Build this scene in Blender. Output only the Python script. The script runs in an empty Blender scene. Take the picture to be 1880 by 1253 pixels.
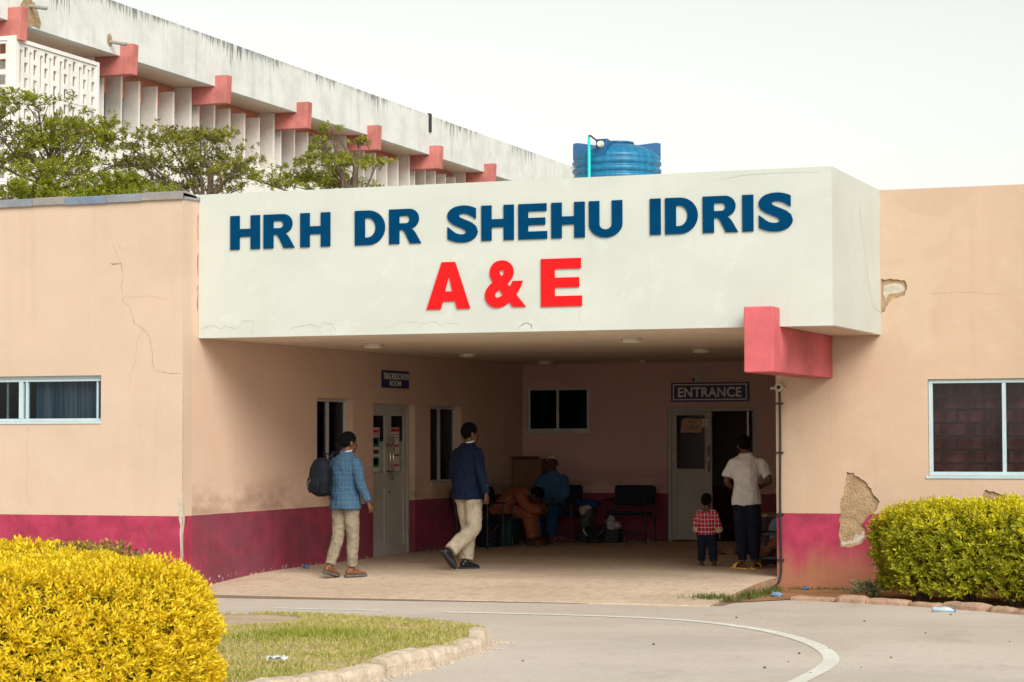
import bpy, bmesh, math, random
import numpy as np
from mathutils import Vector, Matrix, Euler, noise

random.seed(7); RNG = np.random.default_rng(7)
R = math.radians
scene = bpy.context.scene
COL = scene.collection

# ------------------------------------------------------------------ camera
CAM_YAW, CAM_PITCH, CAM_ROLL = 0.3601, 0.042, -0.0029
_f = Vector((-math.sin(CAM_YAW)*math.cos(CAM_PITCH), math.cos(CAM_YAW)*math.cos(CAM_PITCH), math.sin(CAM_PITCH)))
_r = Vector((math.cos(CAM_YAW), math.sin(CAM_YAW), 0))
_u = _r.cross(_f)
_r2 = _r*math.cos(CAM_ROLL) + _u*math.sin(CAM_ROLL)
_u2 = _u*math.cos(CAM_ROLL) - _r*math.sin(CAM_ROLL)
cam_data = bpy.data.cameras.new('camera')
cam = bpy.data.objects.new('camera', cam_data); COL.objects.link(cam)
cam.matrix_world = Matrix(((_r2.x, _u2.x, -_f.x, 0), (_r2.y, _u2.y, -_f.y, 0), (_r2.z, _u2.z, -_f.z, 1.618), (0, 0, 0, 1)))
cam_data.sensor_width = 36; cam_data.lens = 79.55
cam_data.clip_start = 0.1; cam_data.clip_end = 2000
cam_data.dof.use_dof = True; cam_data.dof.focus_distance = 26.0; cam_data.dof.aperture_fstop = 8.0
scene.camera = cam

# ------------------------------------------------------------------ sky, sun, exposure
SUN_EL, SUN_AZ = R(37), R(139)          # azimuth clockwise from +Y
world = bpy.data.worlds.new('World'); scene.world = world; world.use_nodes = True
wn = world.node_tree; wn.nodes.clear()
sky = wn.nodes.new('ShaderNodeTexSky'); sky.sky_type = 'NISHITA'; sky.sun_disc = False
sky.sun_elevation = SUN_EL; sky.sun_rotation = SUN_AZ
sky.air_density = 1.0; sky.dust_density = 1.5; sky.ozone_density = 1.0
hs = wn.nodes.new('ShaderNodeHueSaturation'); hs.inputs['Saturation'].default_value = 0.22   # thin high overcast
wt = wn.nodes.new('ShaderNodeMix'); wt.data_type = 'RGBA'; wt.blend_type = 'MULTIPLY'; wt.inputs[0].default_value = 1
wt.inputs[7].default_value = (1.0, 0.968, 0.885, 1)
bg = wn.nodes.new('ShaderNodeBackground'); bg.inputs['Strength'].default_value = 0.105
wo = wn.nodes.new('ShaderNodeOutputWorld')
wn.links.new(sky.outputs[0], hs.inputs['Color']); wn.links.new(hs.outputs[0], wt.inputs[6])
wn.links.new(wt.outputs[2], bg.inputs['Color']); wn.links.new(bg.outputs[0], wo.inputs[0])

sun_data = bpy.data.lights.new('sun', 'SUN'); sun_data.energy = 2.15; sun_data.angle = R(38); sun_data.color = (1, 0.95, 0.87)
sun = bpy.data.objects.new('sun', sun_data); COL.objects.link(sun)
_sd = Vector((math.sin(SUN_AZ)*math.cos(SUN_EL), math.cos(SUN_AZ)*math.cos(SUN_EL), math.sin(SUN_EL)))
sun.location = _sd*60; sun.rotation_euler = _sd.to_track_quat('Z', 'Y').to_euler()

scene.view_settings.view_transform = 'Standard'; scene.view_settings.look = 'None'
scene.view_settings.gamma = 1.0; scene.view_settings.use_curve_mapping = False
scene.view_settings.exposure = 0.72
scene.render.engine = 'CYCLES'
scene.cycles.max_bounces = 8; scene.cycles.diffuse_bounces = 7; scene.cycles.transparent_max_bounces = 8
scene.cycles.use_denoising = True

# ------------------------------------------------------------------ helpers
def empty(name, loc=(0, 0, 0), rz=0):
    o = bpy.data.objects.new(name, None); COL.objects.link(o)
    o.location = loc; o.rotation_euler = (0, 0, rz); o.empty_display_size = .2
    return o
def tag(o, label=None, cat=None, group=None, kind=None):
    if label: o['label'] = label
    if cat: o['category'] = cat
    if group: o['group'] = group
    if kind: o['kind'] = kind
    return o
def link_mesh(name, me, mat=None, parent=None, smooth=False, world=False):
    """world=True: vertices are in world coordinates and parent is an unrotated Empty"""
    o = bpy.data.objects.new(name, me); COL.objects.link(o)
    if mat and len(me.materials) == 0: me.materials.append(mat)
    if smooth: me.polygons.foreach_set('use_smooth', [True]*len(me.polygons))
    if parent:
        o.parent = parent
        if world and parent.type == 'EMPTY': o.location = -Vector(parent.location)
    return o
class MB:
    def __init__(s): s.v = []; s.f = []
    def add(s, vs, fs):
        n = len(s.v); s.v += [tuple(p) for p in vs]; s.f += [tuple(i+n for i in f) for f in fs]; return s
    def box(s, x0, x1, y0, y1, z0, z1):
        return s.add([(x0,y0,z0),(x1,y0,z0),(x1,y1,z0),(x0,y1,z0),(x0,y0,z1),(x1,y0,z1),(x1,y1,z1),(x0,y1,z1)],
                     [(0,3,2,1),(4,5,6,7),(0,1,5,4),(1,2,6,5),(2,3,7,6),(3,0,4,7)])
    def prism(s, poly, d):              # poly: 3D points of one flat face, d: extrusion vector
        n = len(poly); d = Vector(d); a = [Vector(p) for p in poly]
        s.add(a+[p+d for p in a], [tuple(range(n))[::-1], tuple(range(n, 2*n))]+[(i, (i+1) % n, n+(i+1) % n, n+i) for i in range(n)])
        return s
    def tube(s, pts, r, n=8, closed_ends=True):
        pts = [Vector(p) for p in pts]; rr = r if isinstance(r, (list, tuple)) else [r]*len(pts)
        rings = []; ref = None
        for i, p in enumerate(pts):
            t = (pts[min(i+1, len(pts)-1)]-pts[max(i-1, 0)]).normalized()
            if ref is None: ref = Vector((0, 0, 1)) if abs(t.z) < .9 else Vector((1, 0, 0))
            u = (ref-t*ref.dot(t)).normalized(); w = t.cross(u); ref = u
            rings.append([p+(u*math.cos(2*math.pi*k/n)+w*math.sin(2*math.pi*k/n))*rr[i] for k in range(n)])
        vs = [q for g in rings for q in g]; m = len(rings)
        fs = [(i*n+k, i*n+(k+1) % n, (i+1)*n+(k+1) % n, (i+1)*n+k) for i in range(m-1) for k in range(n)]
        if closed_ends: fs += [tuple(range(n))[::-1], tuple((m-1)*n+k for k in range(n))]
        return s.add(vs, fs)
    def lathe(s, prof, c, n=32):        # prof: (radius, z); axis vertical through c
        vs = []; m = len(prof)
        for r, z in prof:
            vs += [(c[0]+r*math.cos(2*math.pi*k/n), c[1]+r*math.sin(2*math.pi*k/n), c[2]+z) for k in range(n)]
        fs = [(i*n+k, i*n+(k+1) % n, (i+1)*n+(k+1) % n, (i+1)*n+k) for i in range(m-1) for k in range(n)]
        fs += [tuple(range(n))[::-1], tuple((m-1)*n+k for k in range(n))]
        return s.add(vs, fs)
    def ell(s, c, r, n=14, m=9, rot=None):
        vs = []; c = Vector(c)
        for i in range(1, m):
            a = math.pi*i/m
            for k in range(n):
                b = 2*math.pi*k/n
                q = Vector((r[0]*math.sin(a)*math.cos(b), r[1]*math.sin(a)*math.sin(b), r[2]*math.cos(a)))
                if rot: q = rot @ q
                vs.append(c+q)
        top = Vector((0, 0, r[2])); bot = -top
        if rot: top = rot @ top; bot = rot @ bot
        vs += [c+top, c+bot]; T = len(vs)-2
        fs = [(i*n+k, (i+1)*n+k, (i+1)*n+(k+1) % n, i*n+(k+1) % n) for i in range(m-2) for k in range(n)]
        fs += [(T, k, (k+1) % n) for k in range(n)] + [(T+1, (m-2)*n+(k+1) % n, (m-2)*n+k) for k in range(n)]
        return s.add(vs, fs)
    def mesh(s, name, fix=False):
        me = bpy.data.meshes.new(name); me.from_pydata(s.v, [], s.f)
        if fix:
            b = bmesh.new(); b.from_mesh(me); bmesh.ops.recalc_face_normals(b, faces=b.faces); b.to_mesh(me); b.free()
        me.update(); return me
    def build(s, name, mat, parent=None, smooth=False, bevel=0, world=True, fix=True):
        o = link_mesh(name, s.mesh(name, fix), mat, parent, smooth, world)
        if bevel:
            b = o.modifiers.new('bevel', 'BEVEL'); b.width = bevel; b.segments = 2; b.limit_method = 'ANGLE'; b.angle_limit = R(40)
        return o
def bx(name, b, mat, parent=None, bevel=0.004):
    return MB().box(*b).build(name, mat, parent, bevel=bevel)
def arr_mesh(name, V, F):               # V (n,3), F (m,k) arrays with equal face sizes
    V = np.asarray(V, np.float32); F = np.asarray(F, np.int32); k = F.shape[1]
    me = bpy.data.meshes.new(name)
    me.vertices.add(len(V)); me.vertices.foreach_set('co', V.ravel())
    me.loops.add(F.size); me.loops.foreach_set('vertex_index', F.ravel())
    me.polygons.add(len(F)); me.polygons.foreach_set('loop_start', np.arange(0, F.size, k, dtype=np.int32))
    me.polygons.foreach_set('loop_total', np.full(len(F), k, np.int32))
    me.update(calc_edges=True); me.validate(); return me
def curve_solid(name, loops, thick, mapf, bezier=False):
    """flat shape with holes (loops of (u,v)) extruded by thick; mapf((u,v,w)) -> world, w in 0..thick"""
    cu = bpy.data.curves.new(name, 'CURVE'); cu.dimensions = '2D'; cu.fill_mode = 'BOTH'; cu.extrude = thick/2
    for lp in loops:
        sp = cu.splines.new('POLY'); sp.points.add(len(lp)-1)
        for p, q in zip(sp.points, lp): p.co = (q[0], q[1], 0, 1)
        sp.use_cyclic_u = True
    o = bpy.data.objects.new(name, cu); COL.objects.link(o)
    me = bpy.data.meshes.new_from_object(o.evaluated_get(bpy.context.evaluated_depsgraph_get()))
    bpy.data.objects.remove(o); bpy.data.curves.remove(cu)
    b = bmesh.new(); b.from_mesh(me)
    for v in b.verts: v.co = Vector(mapf((v.co.x, v.co.y, v.co.z+thick/2)))
    bmesh.ops.remove_doubles(b, verts=b.verts, dist=1e-5)
    bmesh.ops.recalc_face_normals(b, faces=b.faces); b.to_mesh(me); b.free()
    me.polygons.foreach_set('use_smooth', [False]*len(me.polygons)); me.materials.clear(); me.name = name; return me
def text_mesh(txt, box, depth, mapf, offset=0.0, align='CENTER', spacing=1.0):
    """lettering fitted into box (u0,u1,v0,v1)"""
    cu = bpy.data.curves.new('lettering', 'FONT'); cu.body = txt; cu.size = 1; cu.offset = offset; cu.align_x = align
    cu.extrude = .05; cu.space_character = spacing; cu.resolution_u = 6; cu.space_line = 0.95
    o = bpy.data.objects.new('lettering', cu); COL.objects.link(o)
    me = bpy.data.meshes.new_from_object(o.evaluated_get(bpy.context.evaluated_depsgraph_get()))
    bpy.data.objects.remove(o); bpy.data.curves.remove(cu)
    n = len(me.vertices); co = np.zeros(n*3); me.vertices.foreach_get('co', co); co = co.reshape(-1, 3)
    a, b = co.min(0), co.max(0)
    co[:, 0] = box[0]+(co[:, 0]-a[0])/(b[0]-a[0])*(box[1]-box[0])
    co[:, 1] = box[2]+(co[:, 1]-a[1])/(b[1]-a[1])*(box[3]-box[2])
    co[:, 2] = (co[:, 2]-a[2])/(b[2]-a[2])*depth
    q = np.array([mapf(p) for p in co]); me.vertices.foreach_set('co', q.ravel())
    bb = bmesh.new(); bb.from_mesh(me); bmesh.ops.remove_doubles(bb, verts=bb.verts, dist=1e-6)
    bmesh.ops.recalc_face_normals(bb, faces=bb.faces); bb.to_mesh(me); bb.free()
    me.polygons.foreach_set('use_smooth', [False]*len(me.polygons)); me.materials.clear(); me.update(); return me
def mapY(y):   # panel in an XZ plane whose front is at y; w grows away from the viewer (+Y)
    return lambda p: (p[0], y+p[2], p[1])
def mapYn(y):  # w grows towards -Y
    return lambda p: (p[0], y-p[2], p[1])
def mapX(x):   # panel in a YZ plane whose front faces +X at x; w grows towards -X
    return lambda p: (x-p[2], p[0], p[1])
def mapXn(x):
    return lambda p: (x+p[2], p[0], p[1])
def rect(u0, u1, v0, v1): return [(u0, v0), (u1, v0), (u1, v1), (u0, v1)]
def rough_loop(pts, amp, sub=4, seed=0):
    rr = random.Random(seed); out = []
    for i, p in enumerate(pts):
        q = pts[(i+1) % len(pts)]
        for k in range(sub):
            t = k/sub; j = amp if k else amp*.4
            out.append((p[0]+(q[0]-p[0])*t+rr.uniform(-j, j), p[1]+(q[1]-p[1])*t+rr.uniform(-j, j)))
    return out
def ribbon(pts, w, mapf, seed=0, jit=.35):
    """thin ragged crack lying on a wall: closed flat strip 1.5 mm thick"""
    rr = random.Random(seed); fine = []
    for a, b in zip(pts[:-1], pts[1:]):
        L = math.dist(a, b); k = max(1, int(L/.035))
        for i in range(k):
            t = i/k; fine.append((a[0]+(b[0]-a[0])*t+rr.uniform(-1, 1)*.006, a[1]+(b[1]-a[1])*t+rr.uniform(-1, 1)*.006))
    fine.append(pts[-1]); Lf = []; Rt = []
    for i, p in enumerate(fine):
        q0 = fine[max(i-1, 0)]; q1 = fine[min(i+1, len(fine)-1)]
        dx, dy = q1[0]-q0[0], q1[1]-q0[1]; d = math.hypot(dx, dy) or 1
        ww = w*.5*(1+rr.uniform(-1, 1)*jit*1.6)*(0.25 if i in (0, len(fine)-1) else 1)
        Lf.append((p[0]-dy/d*ww, p[1]+dx/d*ww)); Rt.append((p[0]+dy/d*ww, p[1]-dx/d*ww))
    n = len(fine); vs = [mapf((a[0], a[1], .0015)) for a in Lf]+[mapf((a[0], a[1], .0015)) for a in Rt]
    return MB().add(vs, [(i, i+1, n+i+1, n+i) for i in range(n-1)])

# ------------------------------------------------------------------ materials
class NT:
    def __init__(s, name):
        s.m = bpy.data.materials.new(name); s.m.use_nodes = True; s.t = s.m.node_tree; s.t.nodes.clear()
        s.out = s.t.nodes.new('ShaderNodeOutputMaterial'); s.b = s.t.nodes.new('ShaderNodeBsdfPrincipled')
        s.t.links.new(s.b.outputs[0], s.out.inputs[0])
    def n(s, typ, **kw):
        nd = s.t.nodes.new('ShaderNode'+typ)
        for k, v in kw.items(): setattr(nd, k, v)
        return nd
    def set(s, sock, v):
        if hasattr(v, 'is_linked') or hasattr(v, 'links'): s.t.links.new(v, sock)
        elif isinstance(v, (tuple, list)) and len(v) == 3 and sock.type == 'RGBA': sock.default_value = (*v, 1)
        else: sock.default_value = v
    def coord(s, kind='Object'):
        if kind == 'World': return s.n('NewGeometry').outputs['Position']
        return s.n('TexCoord').outputs[kind]
    def xyz(s, c):
        x = s.n('SeparateXYZ'); s.t.links.new(c, x.inputs[0]); return x.outputs
    def scalec(s, c, v):
        m = s.n('VectorMath', operation='MULTIPLY'); s.t.links.new(c, m.inputs[0]); m.inputs[1].default_value = v; return m.outputs[0]
    def noise(s, c, scale, detail=4, rough=.55):
        nd = s.n('TexNoise'); s.t.links.new(c, nd.inputs['Vector'])
        nd.inputs['Scale'].default_value = scale; nd.inputs['Detail'].default_value = detail; nd.inputs['Roughness'].default_value = rough
        return nd.outputs[0]
    def math(s, op, a, b=0.0, c=None, clamp=False):
        m = s.n('Math', operation=op); m.use_clamp = clamp; s.set(m.inputs[0], a); s.set(m.inputs[1], b)
        if c is not None: s.set(m.inputs[2], c)
        return m.outputs[0]
    def ramp(s, v, lo, hi, a=0.0, b=1.0):
        m = s.n('MapRange'); m.interpolation_type = 'SMOOTHSTEP'; s.set(m.inputs[0], v)
        m.inputs[1].default_value = lo; m.inputs[2].default_value = hi; m.inputs[3].default_value = a; m.inputs[4].default_value = b
        return m.outputs[0]
    def mix(s, f, a, b, blend='MIX'):
        m = s.n('Mix', data_type='RGBA', blend_type=blend); s.set(m.inputs[0], f); s.set(m.inputs[6], a); s.set(m.inputs[7], b)
        return m.outputs[2]
    def bump(s, h, strength=.3, dist=.01):
        b = s.n('Bump'); b.inputs['Strength'].default_value = strength; b.inputs['Distance'].default_value = dist
        s.t.links.new(h, b.inputs['Height']); s.t.links.new(b.outputs[0], s.b.inputs['Normal'])
    def island(s): return s.n('NewGeometry').outputs['Random Per Island']
    def fin(s, col, rough=.7, metal=0, spec=.5):
        s.set(s.b.inputs['Base Color'], col); s.set(s.b.inputs['Roughness'], rough); s.set(s.b.inputs['Metallic'], metal)
        s.b.inputs['Specular IOR Level'].default_value = spec
        return s.m
def dk(c, k): return tuple(x*k for x in c)
def mat(name, col, rough=.7, var=.18, scale=5, bump=.15, bscale=60, metal=0, spec=.4, coord='Object', bdist=.004):
    t = NT(name); c = t.coord(coord)
    n = t.noise(c, scale, 5, .6); n2 = t.noise(c, scale*6, 3)
    f = t.math('ADD', t.math('MULTIPLY', n, .7), t.math('MULTIPLY', n2, .3))
    colr = t.mix(t.ramp(f, .3, .7), dk(col, 1-var), tuple(min(1, x*(1+var*.6)) for x in col))
    if bump: t.bump(t.noise(c, bscale, 3), bump, bdist)
    return t.fin(colr, t.ramp(n2, .2, .8, max(.05, rough-.12), min(1, rough+.12)), metal, spec)

CREAM = (0.55, 0.425, 0.325); MAROON = (0.285, 0.028, 0.060); WHITE_PAINT = (0.535, 0.575, 0.53)
def wall_mat(name, soot=0.0, mud=0.0, cream=CREAM):
    t = NT(name); p = t.coord('World'); x, y, z = t.xyz(p)
    big = t.noise(p, .55, 3, .5); mid = t.noise(p, 3.2, 6, .65); fine = t.noise(p, 26, 4, .6)
    strk = t.noise(t.scalec(p, (7, 7, .55)), 1, 4, .6)
    c = t.mix(t.ramp(big, .35, .65), dk(cream, .95), tuple(q*1.04 for q in cream))
    c = t.mix(t.math('MULTIPLY', t.ramp(mid, .42, .72), .22), c, (.63, .50, .38))
    c = t.mix(t.math('MULTIPLY', t.ramp(strk, .52, .78), .17), c, (.42, .28, .19))
    rep = t.noise(t.scalec(p, (.7, .7, 1.1)), 1.3, 2, .4); c = t.mix(t.math('MULTIPLY', t.ramp(rep, .56, .575), .16), c, (.60, .50, .40))
    mar = t.mix(t.ramp(mid, .3, .7), dk(MAROON, .86), (.42, .042, .10))
    mar = t.mix(t.math('MULTIPLY', t.ramp(strk, .52, .78), .35), mar, (.25, .06, .07))
    # soot and hand grime above the dado
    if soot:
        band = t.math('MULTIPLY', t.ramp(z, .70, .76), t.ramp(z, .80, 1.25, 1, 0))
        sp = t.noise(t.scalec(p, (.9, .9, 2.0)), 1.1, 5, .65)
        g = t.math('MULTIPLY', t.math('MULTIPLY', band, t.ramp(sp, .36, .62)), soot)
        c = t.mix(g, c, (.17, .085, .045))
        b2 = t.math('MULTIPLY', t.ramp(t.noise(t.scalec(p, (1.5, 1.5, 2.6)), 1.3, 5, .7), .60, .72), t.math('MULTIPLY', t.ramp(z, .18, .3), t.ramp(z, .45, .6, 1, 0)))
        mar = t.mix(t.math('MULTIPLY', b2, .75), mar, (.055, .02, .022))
        mar = t.mix(t.ramp(sp, .3, .7, .3, .7), mar, (.12, .05, .065))      # porch shade mixed into the dado colour, in uneven patches
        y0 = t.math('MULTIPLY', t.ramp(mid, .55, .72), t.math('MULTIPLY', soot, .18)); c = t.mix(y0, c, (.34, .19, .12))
    edge = t.math('ADD', z, t.math('MULTIPLY', t.math('SUBTRACT', fine, .5), .012))
    isd = t.ramp(edge, .728, .734, 1, 0)
    col = t.mix(isd, c, mar)
    if mud:
        h = t.math('ADD', z, t.math('MULTIPLY', t.math('SUBTRACT', strk, .5), .5))
        col = t.mix(t.math('MULTIPLY', t.ramp(h, -.05, .42, 1, 0), mud), col, (.36, .17, .085))
        drip = t.math('MULTIPLY', t.ramp(t.noise(t.scalec(p, (9, 9, 1.4)), 1, 5, .7), .60, .70), t.ramp(z, .05, .6, 1, 0))
        col = t.mix(t.math('MULTIPLY', drip, .5), col, (.16, .05, .045))
    # flaked chips close to the floor
    chip = 0 if mud else t.math('MULTIPLY', t.ramp(t.noise(p, 17, 5, .75), .57, .60), t.ramp(t.math('ADD', z, t.math('MULTIPLY', t.math('SUBTRACT', mid, .5), .25)), .00, .05, 1, 0))
    col = t.mix(t.math('MULTIPLY', chip, .8), col, (.55, .50, .43))
    t.bump(t.math('ADD', t.math('MULTIPLY', mid, .8), t.math('MULTIPLY', fine, .35)), .22, .02)
    return t.fin(col, t.ramp(fine, .3, .7, .62, .85), 0, .3)
M = {}
M['wall_out'] = wall_mat('plaster_outside', 0.0, 0.0)
M['wall_right'] = wall_mat('plaster_right_wing', 0.0, 0.85, (0.515, 0.375, 0.275))
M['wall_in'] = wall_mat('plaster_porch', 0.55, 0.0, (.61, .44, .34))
M['wall_back'] = wall_mat('plaster_porch_back', 0.5, 0.0, (.60, .375, .36))  # outside cream tinted pinker to carry the porch's shadow hue
def fascia_mat():
    t = NT('fascia_paint'); p = t.coord('World'); x, y, z = t.xyz(p)
    big = t.noise(t.scalec(p, (1, 1, 1.6)), .8, 5, .6); mid = t.noise(p, 4, 5, .65)
    strk = t.noise(t.scalec(p, (6, 6, .5)), 1, 4, .6)
    c = t.mix(t.ramp(big, .35, .65), dk(WHITE_PAINT, .93), WHITE_PAINT)
    c = t.mix(t.math('MULTIPLY', t.ramp(mid, .58, .68), .45), c, (.575, .625, .59))
    c = t.mix(t.math('MULTIPLY', t.ramp(strk, .55, .8), .22), c, (.46, .45, .37))
    t.bump(mid, .12, .02)
    return t.fin(c, .75, 0, .3)
M['fascia'] = fascia_mat()
def stain_mat():
    t = NT('weathered_white'); p = t.coord('World'); x, y, z = t.xyz(p)
    strk = t.noise(t.scalec(p, (4.5, 4.5, .35)), 1, 5, .65); s2 = t.noise(t.scalec(p, (11, 11, .9)), 1, 4, .7); mid = t.noise(p, 1.4, 5, .65)
    hgt = t.math('ADD', t.math('SUBTRACT', 11.34, z), 0)          # distance below the parapet top
    reach = t.math('MULTIPLY', t.ramp(t.noise(t.scalec(p, (.35, .35, 0)), 1, 3), .35, .7, .12, .85), 1)
    dark = t.math('MULTIPLY', t.ramp(t.math('SUBTRACT', hgt, t.math('MULTIPLY', reach, t.ramp(s2, .35, .75, .1, 1))), -.12, .1, 1, 0), t.ramp(strk, .38, .54))
    c = t.mix(t.ramp(mid, .35, .65), (.58, .61, .585), (.68, .715, .70))
    c = t.mix(t.math('MULTIPLY', t.ramp(strk, .5, .75), .35), c, (.36, .345, .29))
    c = t.mix(t.math('MULTIPLY', dark, .85), c, (.10, .12, .125))
    c = t.mix(t.math('MULTIPLY', t.ramp(t.noise(p, 6, 5, .75), .66, .74), .5), c, (.24, .22, .19))
    return t.fin(c, .85, 0, .2)
M['stained'] = stain_mat()
M['white_conc'] = mat('white_concrete', (.74, .74, .71), .85, .1, 1.5, .1, 30, coord='World', spec=.2)
M['fin_conc'] = mat('fin_concrete', (.72, .68, .63), .85, .14, 2.2, .1, 30, coord='World', spec=.2)
def paint_mat(name, col, worn, rough=.75):
    t = NT(name); p = t.coord('World'); big = t.noise(p, 1.6, 5, .6); mid = t.noise(p, 7, 6, .7); strk = t.noise(t.scalec(p, (7, 7, .8)), 1, 5, .65)
    c = t.mix(t.ramp(big, .3, .7), dk(col, .74), tuple(q*1.16 for q in col))
    c = t.mix(t.math('MULTIPLY', t.ramp(strk, .48, .7), .45), c, worn); c = t.mix(t.math('MULTIPLY', t.ramp(mid, .66, .71), .6), c, tuple(.5*q+.22 for q in worn))
    t.bump(mid, .35, .012); return t.fin(c, rough, 0, .2)
M['pink'] = paint_mat('pink_paint', (.52, .185, .16), (.42, .11, .13)); M['pink_side'] = M['pink']
M['salmon'] = mat('salmon_paint', (.55, .235, .165), .75, .14, 2.5, .1, 30, coord='World', spec=.3)
M['beam'] = paint_mat('porch_beam_paint', (.53, .115, .13), (.45, .12, .12), .65)
M['ceiling'] = mat('ceiling_paint', (.70, .61, .50), .8, .12, 1.2, .1, 25, coord='World', spec=.2)
M['render'] = mat('bare_render', (.40, .285, .17), .95, .30, 9, .9, 45, coord='World', spec=.1, bdist=.02)
M['flake'] = mat('flaked_lime', (.50, .45, .37), .95, .2, 18, .7, 60, coord='World', spec=.1, bdist=.01)
M['crack'] = mat('crack_dark', (.22, .14, .09), .95, .25, 20, 0)
M['crack_faint'] = mat('crack_faint', (.44, .31, .205), .95, .25, 20, 0)
M['crack_grey'] = mat('paint_lift_edge', (.38, .40, .37), .95, .25, 20, 0)
M['blue_letter'] = mat('blue_letter_paint', (.001, .046, .125), .9, .10, 6, .06, 40, coord='World', spec=.02)
M['red_letter'] = mat('red_letter_paint', (.78, .016, .018), .9, .08, 6, .06, 40, coord='World', spec=.02)
M['alu'] = mat('aluminium_frame', (.58, .60, .60), .38, .08, 4, .05, 60, metal=.35, coord='World')
M['alu_white'] = mat('white_frame', (.45, .58, .63), .5, .08, 4, .05, 60, coord='World')
M['door_grey'] = mat('grey_door_paint', (.43, .42, .385), .5, .12, 3, .08, 40, coord='World')
M['steel'] = mat('brushed_steel', (.62, .55, .43), .28, .1, 12, .05, 90, metal=.9, coord='World')
M['black_metal'] = mat('black_metal', (.022, .024, .03), .5, .2, 8, .08, 80, coord='World')
M['dark_vinyl'] = mat('dark_vinyl', (.014, .017, .028), .6, .25, 6, .12, 50, coord='World', spec=.2)
M['sign_blue'] = mat('sign_blue', (.008, .022, .11), .4, .1, 6, .04, 60, coord='World')
M['sign_white'] = mat('sign_white', (.72, .72, .68), .5, .1, 8, 0, coord='World')
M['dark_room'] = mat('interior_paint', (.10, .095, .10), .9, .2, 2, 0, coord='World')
def glass_mat(name, tint, refl=1.0):
    t = NT(name); tr = t.n('BsdfTransparent'); tr.inputs[0].default_value = (*tint, 1)
    gl = t.n('BsdfGlossy'); gl.inputs['Roughness'].default_value = .03; gl.inputs[0].default_value = (.9, .95, 1, 1)
    fr = t.n('Fresnel'); fr.inputs[0].default_value = 1.5
    mx = t.n('MixShader'); t.t.links.new(t.math('MULTIPLY', fr.outputs[0], refl), mx.inputs[0])
    t.t.links.new(tr.outputs[0], mx.inputs[1]); t.t.links.new(gl.outputs[0], mx.inputs[2]); t.t.links.new(mx.outputs[0], t.out.inputs[0])
    t.t.nodes.remove(t.b); return t.m
M['glass'] = glass_mat('window_glass', (.55, .62, .66))
M['glass_dark'] = glass_mat('tinted_glass', (.34, .37, .44), .3)
M['glass_clear'] = glass_mat('clear_glass', (.72, .74, .76), .6)
M['frosted'] = mat('obscured_glass', (.34, .37, .35), .25, .1, 3, 0, coord='World')
# ================================================================== the ground
YL, YF, YR, YB, XS, XF, ZC, ZT, ZG = 22.5, 22.87, 25.33, 33.49, -12.43, -5.09, 2.75, 4.385, -0.13
def road_mat():
    t = NT('worn_asphalt'); p = t.coord('World')
    big = t.noise(p, .22, 4, .55); mid = t.noise(t.scalec(p, (1, 2.2, 1)), 1.1, 6, .65); fine = t.noise(p, 55, 4, .7); agg = t.noise(p, 210, 2, .5)
    c = t.mix(t.ramp(big, .35, .65), (.47, .42, .36), (.57, .515, .45))
    c = t.mix(t.math('MULTIPLY', t.ramp(mid, .46, .7), .40), c, (.60, .54, .465))
    c = t.mix(t.math('MULTIPLY', t.ramp(fine, .52, .72), .38), c, (.19, .165, .14))
    c = t.mix(t.math('MULTIPLY', t.ramp(agg, .55, .72), .30), c, (.50, .45, .39))
    pe = t.math('MULTIPLY', t.ramp(t.noise(t.scalec(p, (1, .8, 1)), .9, 6, .7), .60, .70), .35)
    c = t.mix(pe, c, (.45, .32, .21))
    grn = t.noise(t.scalec(p, (16, 5, 1)), 1, 5, .75); c = t.mix(t.math('MULTIPLY', t.ramp(grn, .45, .75), .25), c, (.30, .255, .205))
    oil = t.noise(t.scalec(p, (.9, .55, 1)), 1.2, 6, .7); c = t.mix(t.math('MULTIPLY', t.ramp(oil, .55, .75), .4), c, (.30, .25, .20))
    vo = t.n('TexVoronoi', feature='DISTANCE_TO_EDGE'); vo.inputs['Scale'].default_value = .42
    wv = t.n('VectorMath', operation='ADD'); nzv = t.n('TexNoise'); nzv.inputs['Scale'].default_value = 1.6; nzv.inputs['Detail'].default_value = 6
    t.t.links.new(p, nzv.inputs['Vector']); sc = t.scalec(nzv.outputs[1], (1.3, 1.3, 0)); t.t.links.new(p, wv.inputs[0]); t.t.links.new(sc, wv.inputs[1]); t.t.links.new(wv.outputs[0], vo.inputs['Vector'])
    ck = t.math('MULTIPLY', t.ramp(vo.outputs[0], .002, .007, 1, 0), t.ramp(t.noise(p, .5, 3), .58, .66))
    pt = t.ramp(t.noise(t.scalec(p, (.5, .8, 1)), .55, 2, .3), .575, .61); c = t.mix(t.math('MULTIPLY', pt, .12), c, (.34, .31, .28))
    t.bump(t.math('ADD', fine, t.math('MULTIPLY', agg, .5)), .5, .012)
    return t.fin(c, .92, 0, .2)
M['road'] = road_mat()
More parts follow.
